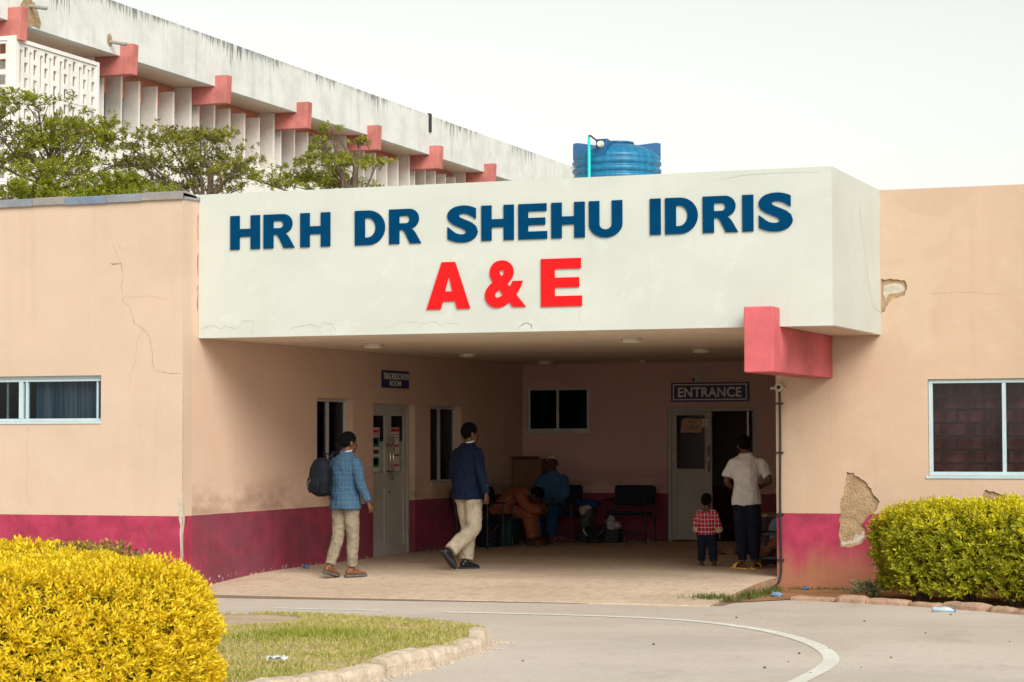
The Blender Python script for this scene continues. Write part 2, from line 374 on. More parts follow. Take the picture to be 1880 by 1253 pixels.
def floor_mat():
    t = NT('porch_screed'); p = t.coord('World')
    big = t.noise(t.scalec(p, (1, 1.6, 1)), .5, 5, .6); mid = t.noise(t.scalec(p, (1, 2.5, 1)), 2.1, 6, .7); fine = t.noise(p, 42, 4, .7)
    c = t.mix(t.ramp(big, .35, .65), (.52, .41, .305), (.60, .495, .385))
    c = t.mix(t.math('MULTIPLY', t.ramp(mid, .45, .7), .45), c, (.55, .45, .34))
    c = t.mix(t.math('MULTIPLY', t.ramp(fine, .52, .68), .45), c, (.25, .165, .10))
    gr = t.noise(t.scalec(p, (9, 4, 1)), 1, 6, .8); c = t.mix(t.math('MULTIPLY', t.ramp(gr, .46, .62), .45), c, (.34, .25, .175))
    st = t.noise(t.scalec(p, (.6, .9, 1)), 1, 5, .7); c = t.mix(t.math('MULTIPLY', t.ramp(st, .52, .7), .4), c, (.36, .265, .19))
    t.bump(t.math('ADD', fine, mid), .5, .012)
    return t.fin(c, .85, 0, .25)
M['floor'] = floor_mat()
M['earth'] = mat('red_earth', (.31, .165, .085), .95, .3, 4, .8, 40, coord='World', spec=.1, bdist=.02)
M['ground'] = mat('dry_ground', (.27, .215, .155), .95, .25, .6, .6, 12, coord='World', spec=.1, bdist=.02)
M['kerb'] = mat('kerb_concrete', (.55, .46, .36), .92, .28, 7, .8, 35, coord='World', spec=.15, bdist=.015)
M['kerb_red'] = mat('dusty_kerb', (.43, .285, .20), .92, .26, 7, .8, 35, coord='World', spec=.15, bdist=.015)
def line_mat():
    t = NT('road_paint'); p = t.coord('World'); w = t.noise(p, 14, 6, .75); b = t.noise(p, 1.5, 3)
    c = t.mix(t.ramp(b, .3, .7), (.60, .60, .54), (.70, .70, .64)); k = t.ramp(t.math('ADD', w, t.math('MULTIPLY', b, .25)), .66, .76)
    t.bump(w, .3, .008); return t.fin(t.mix(t.math('MULTIPLY', k, .75), c, (.46, .41, .35)), .85, 0, .2)
M['line'] = line_mat()
M['apron'] = mat('dusty_apron', (.275, .20, .145), .95, .2, 2.5, .5, 40, coord='World', spec=.1, bdist=.012)

def grid_sheet(name, x0, x1, y0, y1, z, nx, ny, mt, amp=0.0, seed=0):
    X, Y = np.meshgrid(np.linspace(x0, x1, nx), np.linspace(y0, y1, ny))
    Z = np.full(X.shape, z)
    if amp:
        Z = Z+np.array([[amp*noise.noise((a*.6+seed, b*.6, 0)) for a, b in zip(r1, r2)] for r1, r2 in zip(X, Y)])
    V = np.stack([X, Y, Z], -1).reshape(-1, 3)
    i = np.arange(nx*ny).reshape(ny, nx)
    F = np.stack([i[:-1, :-1], i[:-1, 1:], i[1:, 1:], i[1:, :-1]], -1).reshape(-1, 4)
    return link_mesh(name, arr_mesh(name, V, F), mt)
tag(grid_sheet('ground', -700, 700, -700, 700, -.16, 3, 3, M['ground']), kind='structure')
tag(MB().add([(-60, -40, ZG), (40, -40, ZG), (40, 26.0, ZG), (-60, 26.0, ZG)], [(0, 1, 2, 3)]).build('road', M['road'], fix=False), kind='structure')
# bare apron strip between the road and the porch slab
tag(MB().add([(-13.6, 21.75, ZG+.004), (-6.2, 22.58, ZG+.004), (-6.2, 26.0, ZG+.004), (-13.6, 26.0, ZG+.004)], [(0, 1, 2, 3)]).build('apron', M['apron'], fix=False), kind='structure')
tag(MB().add([(-6.35, 23.0, ZG+.008), (-6.1, 23.15, ZG+.008), (-5.74, 23.60, ZG+.008), (-4.8, 23.32, ZG+.008), (-4.2, 23.09, ZG+.008), (-3.1, 22.38, ZG+.008), (-1.6, 21.65, ZG+.008), (6, 21.0, ZG+.008), (6, 26, ZG+.008), (-6.35, 26, ZG+.008)], [tuple(range(10))]).build('verge', M['earth'], fix=False), kind='structure')
def far_road(): pass
# the porch slab, ramped down to the road in front
prof = [(22.35, -.118), (22.9, -.093), (23.6, -.05), (24.4, -.012), (25.0, 0), (YB+.05, 0)]
V = []; F = []
xs_ = np.linspace(-12.6, -6.30, 40)
for x in xs_:
    for y, z in prof: V.append((x, y+.035*noise.noise((x*2.1, y, 3)) + (.10*(x+12.4)/6 if y < 22.5 else 0), z))
m_ = len(prof)
for i in range(len(xs_)-1):
    for k in range(m_-1): F.append((i*m_+k, (i+1)*m_+k, (i+1)*m_+k+1, i*m_+k+1))
base = len(V)
last = (len(xs_)-1)*m_
for k in range(m_): V.append((V[last+k][0]+.02, V[last+k][1], -.2))
EV = [V[last+k] for k in range(m_)]+[V[base+k] for k in range(m_)]; EF = [(k, m_+k, m_+k+1, k+1) for k in range(m_-1)]
b0 = len(V)
for i in range(len(xs_)): V.append((V[i*m_][0], V[i*m_][1]-.01, -.2))
for i in range(len(xs_)-1): F.append((i*m_, b0+i, b0+i+1, (i+1)*m_))
PF = tag(link_mesh('porch_floor', MB().add(V, F).mesh('porch_floor'), M['floor']), kind='structure')
link_mesh('slab_edge', MB().add(EV, EF).mesh('slab_edge'), mat('stained_slab_edge', (.33, .225, .14), .95, .3, 6, .8, 30, coord='World', spec=.1, bdist=.015), PF)

# curved white road line
ln = [(-10.32, 20.85), (-9.9, 20.86), (-9.26, 20.87), (-8.6, 20.9), (-7.98, 20.93), (-7.4, 20.93), (-6.98, 20.91), (-6.4, 20.82), (-5.85, 20.58), (-5.24, 20.05), (-4.8, 19.49), (-4.38, 18.75), (-4.09, 18.04), (-3.92, 17.44), (-3.84, 16.9), (-3.81, 16.29), (-3.80, 15.6), (-3.84, 14.9), (-3.92, 14.0), (-4.1, 13.0), (-4.4, 12.0)]
def smooth_path(p, k=6):
    out = []
    for i in range(len(p)-1):
        a, b, c, d = p[max(i-1, 0)], p[i], p[i+1], p[min(i+2, len(p)-1)]
        for j in range(k):
            t = j/k
            out.append(tuple(.5*((2*b[q])+(-a[q]+c[q])*t+(2*a[q]-5*b[q]+4*c[q]-d[q])*t*t+(-a[q]+3*b[q]-3*c[q]+d[q])*t**3) for q in range(len(b))))
    out.append(p[-1]); return out
def line_strip(pts, w, z, name):
    pts = smooth_path(pts, 8); vs = []; n = len(pts)
    for s in (-1, 1):
        for i, p in enumerate(pts):
            a, b = pts[max(i-1, 0)], pts[min(i+1, n-1)]; dx, dy = b[0]-a[0], b[1]-a[1]; d = math.hypot(dx, dy)
            ww = w/2*(1+.05*noise.noise((p[0]*9, p[1]*9, s)))
            vs.append((p[0]-s*dy/d*ww, p[1]+s*dx/d*ww, z))
    return MB().add(vs, [(i, n+i, n+i+1, i+1) for i in range(n-1)])
lo = tag(line_strip(ln[3:], .13, ZG+.004, 'l').build('road_line', M['line'], fix=False), kind='structure')
tag(line_strip([(-10.45, 20.84), (-9.9, 20.85), (-9.25, 20.87)], .10, ZG+.004, 'l').build('road_line', M['line'], fix=False), kind='structure')

# grass island
isl = [(-10.6, 18.6), (-9.71, 19.08), (-8.84, 19.12), (-7.82, 18.82), (-7.34, 18.48), (-7.15, 18.25), (-6.92, 17.75), (-6.83, 17.18), (-6.76, 16.59), (-6.74, 15.98), (-6.74, 15.2), (-6.77, 14.3), (-6.82, 13.4), (-6.9, 12.0), (-7.2, 10.2), (-8.2, 9.2), (-10.5, 9.0), (-12.5, 10.5), (-13, 14), (-12, 17.5)]
isl_s = smooth_path(isl+[isl[0]], 3)[:-1]
soil = curve_solid('island_soil', [isl_s], .12, lambda p: (p[0], p[1], ZG-.03+p[2]))
tag(link_mesh('island', soil, mat('sandy_soil', (.46, .36, .26), .95, .2, 3, .6, 40, coord='World', spec=.1, bdist=.015)), kind='structure')
ZI = ZG+.09
# ================================================================== the A&E entrance building
HB = tag(empty('hospital_building', (-9, 25, 0)), 'cream hospital entrance block with maroon dado, deep porch and white lettered fascia', 'building')
def wallY(name, y, th, u0, u1, z0, z1, holes, mt):
    return link_mesh(name, curve_solid(name, [rect(u0, u1, z0, z1)]+holes, th, mapY(y)), mt, HB, world=True)
def wallX(name, x, th, u0, u1, z0, z1, holes, mt):
    return link_mesh(name, curve_solid(name, [rect(u0, u1, z0, z1)]+holes, th, mapX(x)), mt, HB, world=True)
lw = rect(-15.6, -13.48, 1.80, 2.325)
wl = wallY('front_wall', YL, .22, -24, XS-.0, -.2, 4.33, [lw], M['wall_out'])
w1, d1, w2 = rect(25.99, 27.08, 1.07, 2.11), [(27.73, -.25), (29.155, -.25), (29.155, 2.062), (27.73, 2.062)], rect(29.71, 30.89, .95, 2.053)
side_outline = [(YL+.002, -.2), (27.73, -.2), (27.73, 2.062), (29.155, 2.062), (29.155, -.2), (YB+.2, -.2), (YB+.2, 4.34), (YL+.002, 4.34)]
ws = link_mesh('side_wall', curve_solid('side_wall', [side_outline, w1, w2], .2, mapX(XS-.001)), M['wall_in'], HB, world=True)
bw = rect(-12.36, -11.33, 1.692, 2.378)
back_outline = [(XS-.19, -.2), (-10.06, -.2), (-10.06, 2.052), (-8.62, 2.052), (-8.62, -.2), (-5.2, -.2), (-5.2, 2.9), (XS-.19, 2.9)]
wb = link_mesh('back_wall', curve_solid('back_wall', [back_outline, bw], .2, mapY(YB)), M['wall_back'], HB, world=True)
dam_big = [(-5.49, 1.2), (-5.42, 1.19), (-5.34, 1.13), (-5.26, 1.07), (-5.21, .99), (-5.12, .87), (-5.16, .78), (-5.25, .71), (-5.33, .62), (-5.28, .54), (-5.27, .48), (-5.34, .39), (-5.53, .35), (-5.58, .36), (-5.6, .48), (-5.58, .6), (-5.6, .65), (-5.57, .72), (-5.58, .84), (-5.55, .91), (-5.53, .97), (-5.51, 1.06)]
dam_top = [(-5.085, 3.38), (-4.94, 3.37), (-4.82, 3.36), (-4.79, 3.26), (-4.82, 3.18), (-4.95, 3.16), (-4.99, 3.12), (-5.04, 3.04), (-5.085, 2.98)]
dam_low = [(-4.29, .84), (-4.12, .89), (-4.0, .92), (-3.94, 1.01), (-3.82, .98), (-3.73, .92), (-3.64, .86), (-3.63, .60), (-4.3, .60)]
rw = rect(-4.57, -2.2, 1.16, 2.24)
wr = wallY('right_wall', YR, .02, -6.31, 4.0, -.2, ZT, [rw, rough_loop(dam_big, .012, 3, 1), rough_loop(dam_top, .012, 3, 2), rough_loop(dam_low, .012, 3, 3)], M['wall_right'])
wrc = wallY('wall_core', YR+.0202, .2, -6.308, 4.0, -.2, ZT-.003, [rect(-4.571, -2.199, 1.159, 2.241)], M['render'])
def inset(name, loop, mt, y, seed):
    return link_mesh(name, curve_solid(name, [rough_loop(loop, .01, 4, seed)], .003, mapY(y)), mt, HB, world=True)
inset('lime_patch', [(-5.555, .365), (-5.40, .40), (-5.30, .47), (-5.31, .53), (-5.36, .48), (-5.41, .50), (-5.43, .43), (-5.50, .42), (-5.57, .40)], M['flake'], YR+.0165, 5)
inset('lime_patch', [(-5.06, 3.30), (-4.93, 3.33), (-4.84, 3.31), (-4.82, 3.24), (-4.9, 3.21), (-5.0, 3.2), (-5.05, 3.12)], M['flake'], YR+.0165, 6)
# right wall's return into the porch, interior shells and roofs
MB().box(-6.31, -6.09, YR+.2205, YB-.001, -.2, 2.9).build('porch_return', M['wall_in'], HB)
MB().box(-6.308, 4, 38, 38.2, -.2, 4.3).build('rear_wall', M['wall_out'], HB)
MB().box(4.0, 4.2, YR+.0, 38.2, -.2, 4.3).build('end_wall', M['wall_out'], HB)
MB().box(-24.2, -24.0, YL, 38.2, -.2, 4.3).build('end_wall', M['wall_out'], HB)
MB().box(-24, -6.308, 38.0, 38.2, -.2, 4.29).build('rear_wall', M['wall_out'], HB)
MB().box(-24.0, XS-.21, YL+.23, 38, 4.18, 4.295).build('roof', M['white_conc'], HB)
MB().box(XS-.2, -6.0, YB+.21, 38, 2.95, 3.1).build('roof', M['white_conc'], HB)
MB().box(-6.28, 4.0, YR+.23, 38, 4.05, 4.18).build('roof', M['white_conc'], HB)
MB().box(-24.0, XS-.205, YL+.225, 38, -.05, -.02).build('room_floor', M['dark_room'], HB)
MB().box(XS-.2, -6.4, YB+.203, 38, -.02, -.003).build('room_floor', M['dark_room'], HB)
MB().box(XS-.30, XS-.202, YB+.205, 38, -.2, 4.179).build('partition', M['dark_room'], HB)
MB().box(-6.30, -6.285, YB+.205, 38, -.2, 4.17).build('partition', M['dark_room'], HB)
# fascia block over the porch and the soffit below it
fa = MB().box(XS+.001, XF, YF, YR-.001, ZC, ZT).build('fascia', M['fascia'], HB)
MB().box(XS+.001, -6.0, YR, YB+.15, ZC+.001, 4.1).build('roof', M['white_conc'], HB)
MB().box(XS+.003, XF-.004, YF+.012, YR-.003, ZC-.006, ZC+.02).build('soffit', M['ceiling'], HB)
MB().box(XS+.003, -6.312, YR-.003, YB-.003, ZC-.006, ZC-.0005).build('soffit', M['ceiling'], HB)
# thin drip edge along the fascia foot
MB().box(XS+.004, XF+.002, YF-.004, YF+.011, ZC-.007, ZC+.012).build('drip_edge', M['fascia'], HB)
# pink beam end in front of the fascia
bp_ = [(YF-.30, 2.265), (YR-.002, 2.265), (YR-.002, ZC-.0065), (YF-.0045, ZC-.0075), (YF-.0045, 2.94), (YF-.30, 2.94)]
MB().prism([(-5.955, a, b) for a, b in bp_], (.31, 0, 0)).build('beam', M['beam'], HB, bevel=.012)
# metal flashing along the left wing's top
xs = [-24, -20.5, -17.4, -14.95, -14.38, -13.95, -13.4, -12.95, XS+.02]
for i, (a, b) in enumerate(zip(xs[:-1], xs[1:])):
    j = .006*((i*37) % 5-2)/2
    MB().prism([(a+.002, YL-.035, 4.295+j), (a+.002, YL-.045, 4.37+j), (a+.002, YL+.03, 4.392+j), (a+.002, YL+.28, 4.36+j), (a+.002, YL+.28, 4.335), (a+.002, YL-.002, 4.335), (a+.002, YL-.02, 4.30+j)], (b-a-.004, 0, 0)).build('flashing_strip', mat('galvanised_flashing.%d' % i, [(.33, .37, .42), (.42, .40, .40), (.25, .34, .45)][i % 3], .45, .2, 5, .2, 20, metal=.5, coord='World'), HB)
MB().prism([(XS+.018, YL-.03, 4.30), (XS+.018, YL-.03, 4.372), (XS+.018, YF-.002, 4.352), (XS+.018, YF-.002, 4.315)], (-.06, 0, 0)).build('flashing_strip', bpy.data.materials['galvanised_flashing.0'], HB)

# --------------------------------------------------- raised lettering on the fascia
def arc(cx, cy, rx, ry, a0, a1, n=14): return [(cx+rx*math.cos(R(a0+(a1-a0)*i/n)), cy+ry*math.sin(R(a0+(a1-a0)*i/n))) for i in range(n+1)]
def glyph(ch):
    """outline loops in the unit box"""
    s = .31
    if ch == 'I': return [rect(0, 1, 0, 1)]
    if ch == 'H': return [[(0, 0), (s, 0), (s, .375), (1-s, .375), (1-s, 0), (1, 0), (1, 1), (1-s, 1), (1-s, .605), (s, .605), (s, 1), (0, 1)]]
    if ch == 'E': return [[(0, 0), (1, 0), (1, .215), (.335, .215), (.335, .395), (.935, .395), (.935, .60), (.335, .60), (.335, .785), (.98, .785), (.98, 1), (0, 1)]]
    if ch == 'D': return [[(0, 0), (.45, 0)]+arc(.45, .5, .55, .5, -90, 90, 22)[1:-1]+[(.45, 1), (0, 1)], [(.33, .215)]+[(.33, .785)]+arc(.42, .5, .27, .285, 90, -90, 16)]
    if ch == 'U': return [[(0, 1), (0, .36)]+arc(.5, .36, .5, .38, 180, 360, 22)[1:-1]+[(1, .36), (1, 1), (.69, 1), (.69, .35)]+arc(.5, .35, .19, .145, 0, -180, 12)[1:-1]+[(.31, .35), (.31, 1)]]
    if ch == 'R':
        o = [(0, 0), (.315, 0), (.315, .405), (.39, .405), (.45, .375), (.50, .31), (.655, 0), (1, 0), (.825, .30), (.76, .385), (.69, .435)]
        o += arc(.64, .715, .29, .285, -62, 90, 16)+[(0, 1)]
        return [o, [(.315, .59), (.315, .805)]+arc(.53, .697, .115, .108, 90, -90, 10)]
    if ch == 'A': return [[(0, 0), (.325, 0), (.375, .165), (.655, .165), (.705, 0), (1, 0), (.655, 1), (.35, 1)], [(.425, .375), (.60, .375), (.512, .72)]]
    if ch == 'S':
        sp = [(.165, .335), (.19, .205), (.33, .125), (.52, .115), (.72, .15), (.835, .26), (.79, .375), (.60, .455), (.38, .525), (.20, .625), (.17, .735), (.28, .85), (.47, .885), (.66, .865), (.79, .79), (.815, .675)]
        sp = smooth_path(sp, 5); n = len(sp); Lh = []; Rh = []
        for i, p in enumerate(sp):
            a, b = sp[max(i-1, 0)], sp[min(i+1, n-1)]; dx, dy = b[0]-a[0], b[1]-a[1]; d = math.hypot(dx, dy)
            if i == 0: dx, dy, d = .12, -1, 1.007
            if i == n-1: dx, dy, d = .06, -1, 1.0
            wx, wy = .165, .115
            Lh.append((p[0]-dy/d*wx, p[1]+dx/d*wy)); Rh.append((p[0]+dy/d*wx, p[1]-dx/d*wy))
        return [Lh+Rh[::-1]]
DEP = .018
def letter(ch, x0, x1, z0, z1, mt):
    mp = lambda p: (p[0], YF-.001-DEP+p[2], p[1])
    if ch in '&S':
        me = text_mesh(ch, (x0, x1, z0, z1), DEP, lambda p: (p[0], YF-.001-p[2], p[1]), .035 if ch == '&' else .042)
    else:
        gl = glyph(ch); xx = [p[0] for p in gl[0]]; zz = [p[1] for p in gl[0]]
        a, b, c, d = min(xx), max(xx), min(zz), max(zz)
        me = curve_solid('letter', [[(x0+(p[0]-a)/(b-a)*(x1-x0), z0+(p[1]-c)/(d-c)*(z1-z0)) for p in lp] for lp in gl], DEP, mp)
    o = link_mesh('letter', me, mt, fa)
    return o
for ch, a, b in [('H', -12.02, -11.647), ('R', -11.60, -11.214), ('H', -11.14, -10.772), ('D', -10.468, -10.104), ('R', -10.053, -9.671), ('S', -9.36, -9.003), ('H', -8.958, -8.582), ('E', -8.528, -8.2), ('H', -8.15, -7.772), ('U', -7.723, -7.35), ('I', -7.042, -6.924), ('D', -6.874, -6.518), ('R', -6.463, -6.083), ('I', -6.035, -5.918), ('S', -5.862, -5.50)]:
    o = .010 if ch in 'SU' else 0
    letter(ch, a, b, 3.741-o, 4.124+(.012 if ch == 'S' else 0), M['blue_letter'])
for ch, a, b in [('A', -9.606, -9.093), ('&', -8.919, -8.446), ('E', -8.271, -7.808)]:
    letter(ch, a, b, 3.008, 3.522, M['red_letter'])

# --------------------------------------------------- cracks and lifted paint
def crack(pts, w, mp, mt, seed=0, parent=None): ribbon(pts, w, mp, seed).build('crack', mt, parent, fix=False)
mL = mapYn(YL); mF = mapYn(YF); mR = mapYn(YR)
crack([(-13.34, 3.83), (-13.28, 3.70), (-13.23, 3.59)], .004, mL, M['crack_faint'], 1, wl)
crack([(-13.37, 3.60), (-13.30, 3.59), (-13.23, 3.60), (-13.215, 3.55), (-13.20, 3.46)], .007, mL, M['crack'], 2, wl)
crack([(-13.20, 3.46), (-13.22, 3.31), (-13.21, 3.17), (-13.12, 3.11), (-13.06, 2.94)], .0025, mL, M['crack'], 3, wl)
crack([(-13.065, 2.97), (-13.05, 2.90)], .008, mL, M['crack'], 4, wl)
crack([(-13.05, 2.90), (-12.93, 2.84), (-12.84, 2.73), (-12.82, 2.56), (-12.80, 2.38), (-12.74, 2.35), (-12.45, 2.33)], .003, mL, M['crack'], 5, wl)
crack([(-12.93, 2.84), (-13.02, 2.7), (-13.04, 2.45), (-13.1, 2.35), (-13.12, 2.15)], .003, mL, M['crack_faint'], 6, wl)
crack([(-13.28, 3.88), (-13.22, 3.73), (-13.10, 3.80)], .003, mL, M['crack_faint'], 7, wl)
crack([(-14.43, 1.77), (-14.46, 1.55), (-14.44, 1.3), (-14.47, 1.05), (-14.41, .85)], .0035, mL, M['crack_faint'], 8, wl)
crack([(-13.2, 3.2), (-12.9, 3.22), (-12.6, 3.17)], .0025, mL, M['crack_faint'], 9, wl)
mS = lambda p: (XS-.001+p[2], p[0], p[1])
crack([(YL+.008, 2.2), (YL+.012, 1.6), (YL+.006, 1.1), (YL+.015, .95)], .012, mS, M['crack_faint'], 10, ws)
for yy in (3.05, 3.42, 3.86): crack([(YF-.022, yy), (YF-.030, yy+.12), (YF-.020, yy+.30)], .014, mS, M['crack'], int(yy*10), ws)
gap = [(-12.455, 1.02), (-12.437, 1.0), (-12.436, .5), (-12.434, .12), (-12.45, .12), (-12.448, .3), (-12.462, .55), (-12.452, .62), (-12.475, .72), (-12.485, .80), (-12.47, .92)]
link_mesh('chipped_corner', curve_solid('chipped_corner', [rough_loop(gap, .004, 2, 4)], .002, mapYn(YL)), M['flake'], wl)
gap2 = [(YL+.004, 1.0), (YL+.05, .82), (YL+.06, .74), (YL+.04, .60), (YL+.02, .52), (YL+.025, .3), (YL+.004, .15)]
link_mesh('chipped_corner', curve_solid('chipped_corner', [rough_loop(gap2, .005, 2, 5)], .002, lambda p: (XS-.001+p[2], p[0], p[1])), M['flake'], ws)
crack([(-12.42, 2.84), (-12.27, 2.89), (-12.13, 2.84), (-12.10, 2.88), (-11.93, 2.84), (-11.86, 2.93), (-11.73, 2.92), (-11.75, 2.765)], .005, mF, M['crack_grey'], 11, fa)
crack([(-11.275, 2.765), (-11.28, 2.83), (-11.04, 2.87), (-10.89, 2.84), (-10.86, 2.89), (-10.76, 2.87), (-10.70, 2.81), (-10.72, 2.765)], .005, mF, M['crack_grey'], 12, fa)
crack([(-9.70, 2.765), (-9.70, 2.87)], .005, mF, M['crack_grey'], 13, fa)
crack([(-10.1, 2.80), (-10.0, 2.84), (-9.92, 2.88), (-9.72, 2.87)], .003, mF, M['crack_grey'], 14, fa)
crack([(-9.68, 2.86), (-9.5, 2.87), (-9.44, 2.82), (-9.38, 2.86), (-9.2, 2.84)], .003, mF, M['crack_grey'], 15, fa)
crack([(-8.53, 2.765), (-8.52, 2.80), (-8.44, 2.84), (-8.38, 2.815), (-8.38, 2.765)], .008, mF, M['crack'], 16, fa)
crack([(-7.83, 3.0), (-7.85, 2.9), (-7.80, 2.8)], .003, mF, M['crack_grey'], 17, fa)
crack([(-6.3, 4.30), (-6.0, 4.33), (-5.6, 4.34), (-5.2, 4.33)], .003, mF, M['crack_grey'], 18, fa)
mFs = lambda p: (XF+p[2], p[0], p[1])
crack([(24.2, 4.1), (24.45, 3.7), (24.6, 3.4), (24.9, 3.05), (25.28, 3.0)], .006, mFs, M['crack_grey'], 19, fa)
crack([(-5.66, 2.6), (-5.68, 2.1), (-5.66, 1.5)], .003, mR, M['crack_faint'], 20, wr)
crack([(-4.6, 3.2), (-4.2, 3.21), (-3.7, 3.17)], .0025, mR, M['crack_faint'], 21, wr)

# --------------------------------------------------- windows and doors
def window_Y(name, u0, u1, z0, z1, yf, mullions, fw, mt, glass, label=None, sill=0, depth=.06, panes=None):
    """framed window in an XZ wall; yf: front of the frame"""
    o = MB(); 
    o.box(u0+.001, u1-.001, yf, yf+depth, z0+.001, z0+fw); o.box(u0+.001, u1-.001, yf, yf+depth, z1-fw, z1-.001)
    o.box(u0+.001, u0+fw, yf, yf+depth, z0+fw, z1-fw); o.box(u1-fw, u1-.001, yf, yf+depth, z0+fw, z1-fw)
    w = o.build(name, mt, HB, bevel=.003)
    if label: w['label'] = label
    ed = [u0+fw]+[q for m in mullions for q in (m-fw*.45, m+fw*.45)]+[u1-fw]
    for m in mullions: MB().box(m-fw*.45, m+fw*.45, yf+.006, yf+depth-.006, z0+fw, z1-fw).build('mullion', mt, w)
    for k in range(0, len(ed), 2):
        MB().box(ed[k], ed[k+1], yf+.028, yf+.033, z0+fw, z1-fw).build('pane', glass, w)
    return w
# left wing ribbon window
wL = window_Y('window', -15.599, -13.481, 1.80, 2.325, YL+.05, [], .035, M['alu_white'], M['glass_clear'])
wL['label'] = 'low ribbon window with pale frame and blue curtains'
MB().box(-14.60, -14.545, YL+.045, YL+.10, 1.836, 2.262).build('mullion', M['alu_white'], wL)
MB().box(-14.51, -14.485, YL+.047, YL+.10, 1.836, 2.262).build('mullion', M['alu_white'], wL)
MB().box(-15.56, -13.52, YL+.047, YL+.10, 2.262, 2.288).build('transom', M['alu_white'], wL)
MB().box(-13.575, -13.555, YL+.06, YL+.09, 1.836, 2.262).build('mullion', M['alu_white'], wL)
MB().box(-14.80, -14.78, YL+.10, YL+.12, 1.836, 2.262).build('mullion', M['alu_white'], wL)
MB().box(-15.60, -13.474, YL-.012, YL+.05, 1.772, 1.7995).build('sill', M['alu_white'], wL, bevel=.004)
def curtain_mat():
    t = NT('teal_curtain'); p = t.coord('World'); x, y, z = t.xyz(p)
    return t.fin(t.mix(t.ramp(t.noise(t.scalec(p, (14, 14, .4)), 1, 3), .35, .65), (.04, .14, .23), (.24, .32, .36)), .9, 0, .1)
M['curtain'] = curtain_mat()
def curtain(u0, u1, z0, z1, y, parent, mt, folds=17):
    n = 160; vs = []
    for i in range(n+1):
        u = u0+(u1-u0)*i/n; dy = .025*math.sin(i/n*folds*2*math.pi+math.sin(i*.13)*1.2)
        vs += [(u, y+dy, z0), (u, y+dy*.7, z1)]
    MB().add(vs, [(2*i, 2*i+2, 2*i+3, 2*i+1) for i in range(n)]).build('curtain', mt, parent, smooth=True, fix=False)
curtain(-14.46, -13.45, 1.72, 2.36, YL+.19, wL, M['curtain'])
# right wing window; made-up grid behind the glass imitates a reflected block wall
wR = window_Y('window', -4.569, -2.201, 1.161, 2.239, YR+.03, [-3.735], .045, M['alu_white'], M['glass_clear'])
wR['label'] = 'large sliding window with pale blue frame and a grid imitating reflections'
MB().box(-4.60, -2.15, YR-.012, YR+.028, 1.13, 1.1595).build('sill', M['alu_white'], wR, bevel=.004)
M['bar'] = mat('reflection_grid_dark', (.09, .04, .04), .6, .1, 5, 0, coord='World')
M['pane_backing'] = mat('brown_red_backing', (.34, .14, .125), .9, .4, 3, 0, coord='World', spec=.1)
for k, zz in enumerate([1.30, 1.45, 1.60, 1.75, 1.90, 2.05]):
    MB().box(-4.55, -2.25, YR+.13, YR+.15, zz-.014, zz+.014).build('reflection_grid', M['bar'], wR)
    for q in range(7):
        xx = -4.45+.37*q+(.185 if k % 2 else 0)
        MB().box(xx-.011, xx+.011, YR+.133, YR+.147, zz+.014, zz+.136).build('reflection_grid', M['bar'], wR)
curtain(-4.7, -2.1, 1.0, 2.4, YR+.235, wR, M['pane_backing'], 13)  # invented red-brown backing behind the imitated reflection
# back wall window
wB = window_Y('window', -12.359, -11.331, 1.693, 2.377, YB+.02, [-11.86], .04, M['alu'], M['glass_dark'])
wB['label'] = 'small two pane sliding window high on the back wall'
MB().box(-12.38, -11.31, YB-.02, YB+.02, 1.665, 1.6925).build('sill', M['alu'], wB, bevel=.004)
def window_X(u0, u1, z0, z1, label):
    xf = XS-.10; fw = .042
    o = MB(); o.box(xf-.05, xf, u0+.001, u1-.001, z0+.001, z0+fw); o.box(xf-.05, xf, u0+.001, u1-.001, z1-fw, z1-.001)
    o.box(xf-.05, xf, u0+.001, u0+fw, z0+fw, z1-fw); o.box(xf-.05, xf, u1-fw, u1-.001, z0+fw, z1-fw)
    w = o.build('window', M['alu'], HB, bevel=.003); w['label'] = label
    mid = (u0+u1)/2
    MB().box(xf-.046, xf-.004, mid-.03, mid+.03, z0+fw, z1-fw).build('mullion', M['alu'], w)
    for a, b in ((u0+fw, mid-.03), (mid+.03, u1-fw)): MB().box(xf-.030, xf-.025, a, b, z0+fw, z1-fw).build('pane', M['glass_dark'], w)
    MB().box(XS-.10, XS+.02, u0+.001, u1+.02, z0-.028, z0-.0005).build('sill', M['alu'], w, bevel=.004)
    return w
window_X(25.99, 27.08, 1.07, 2.11, 'tall side wall window left of the double door')
window_X(29.71, 30.89, .95, 2.053, 'tall side wall window right of the double door')
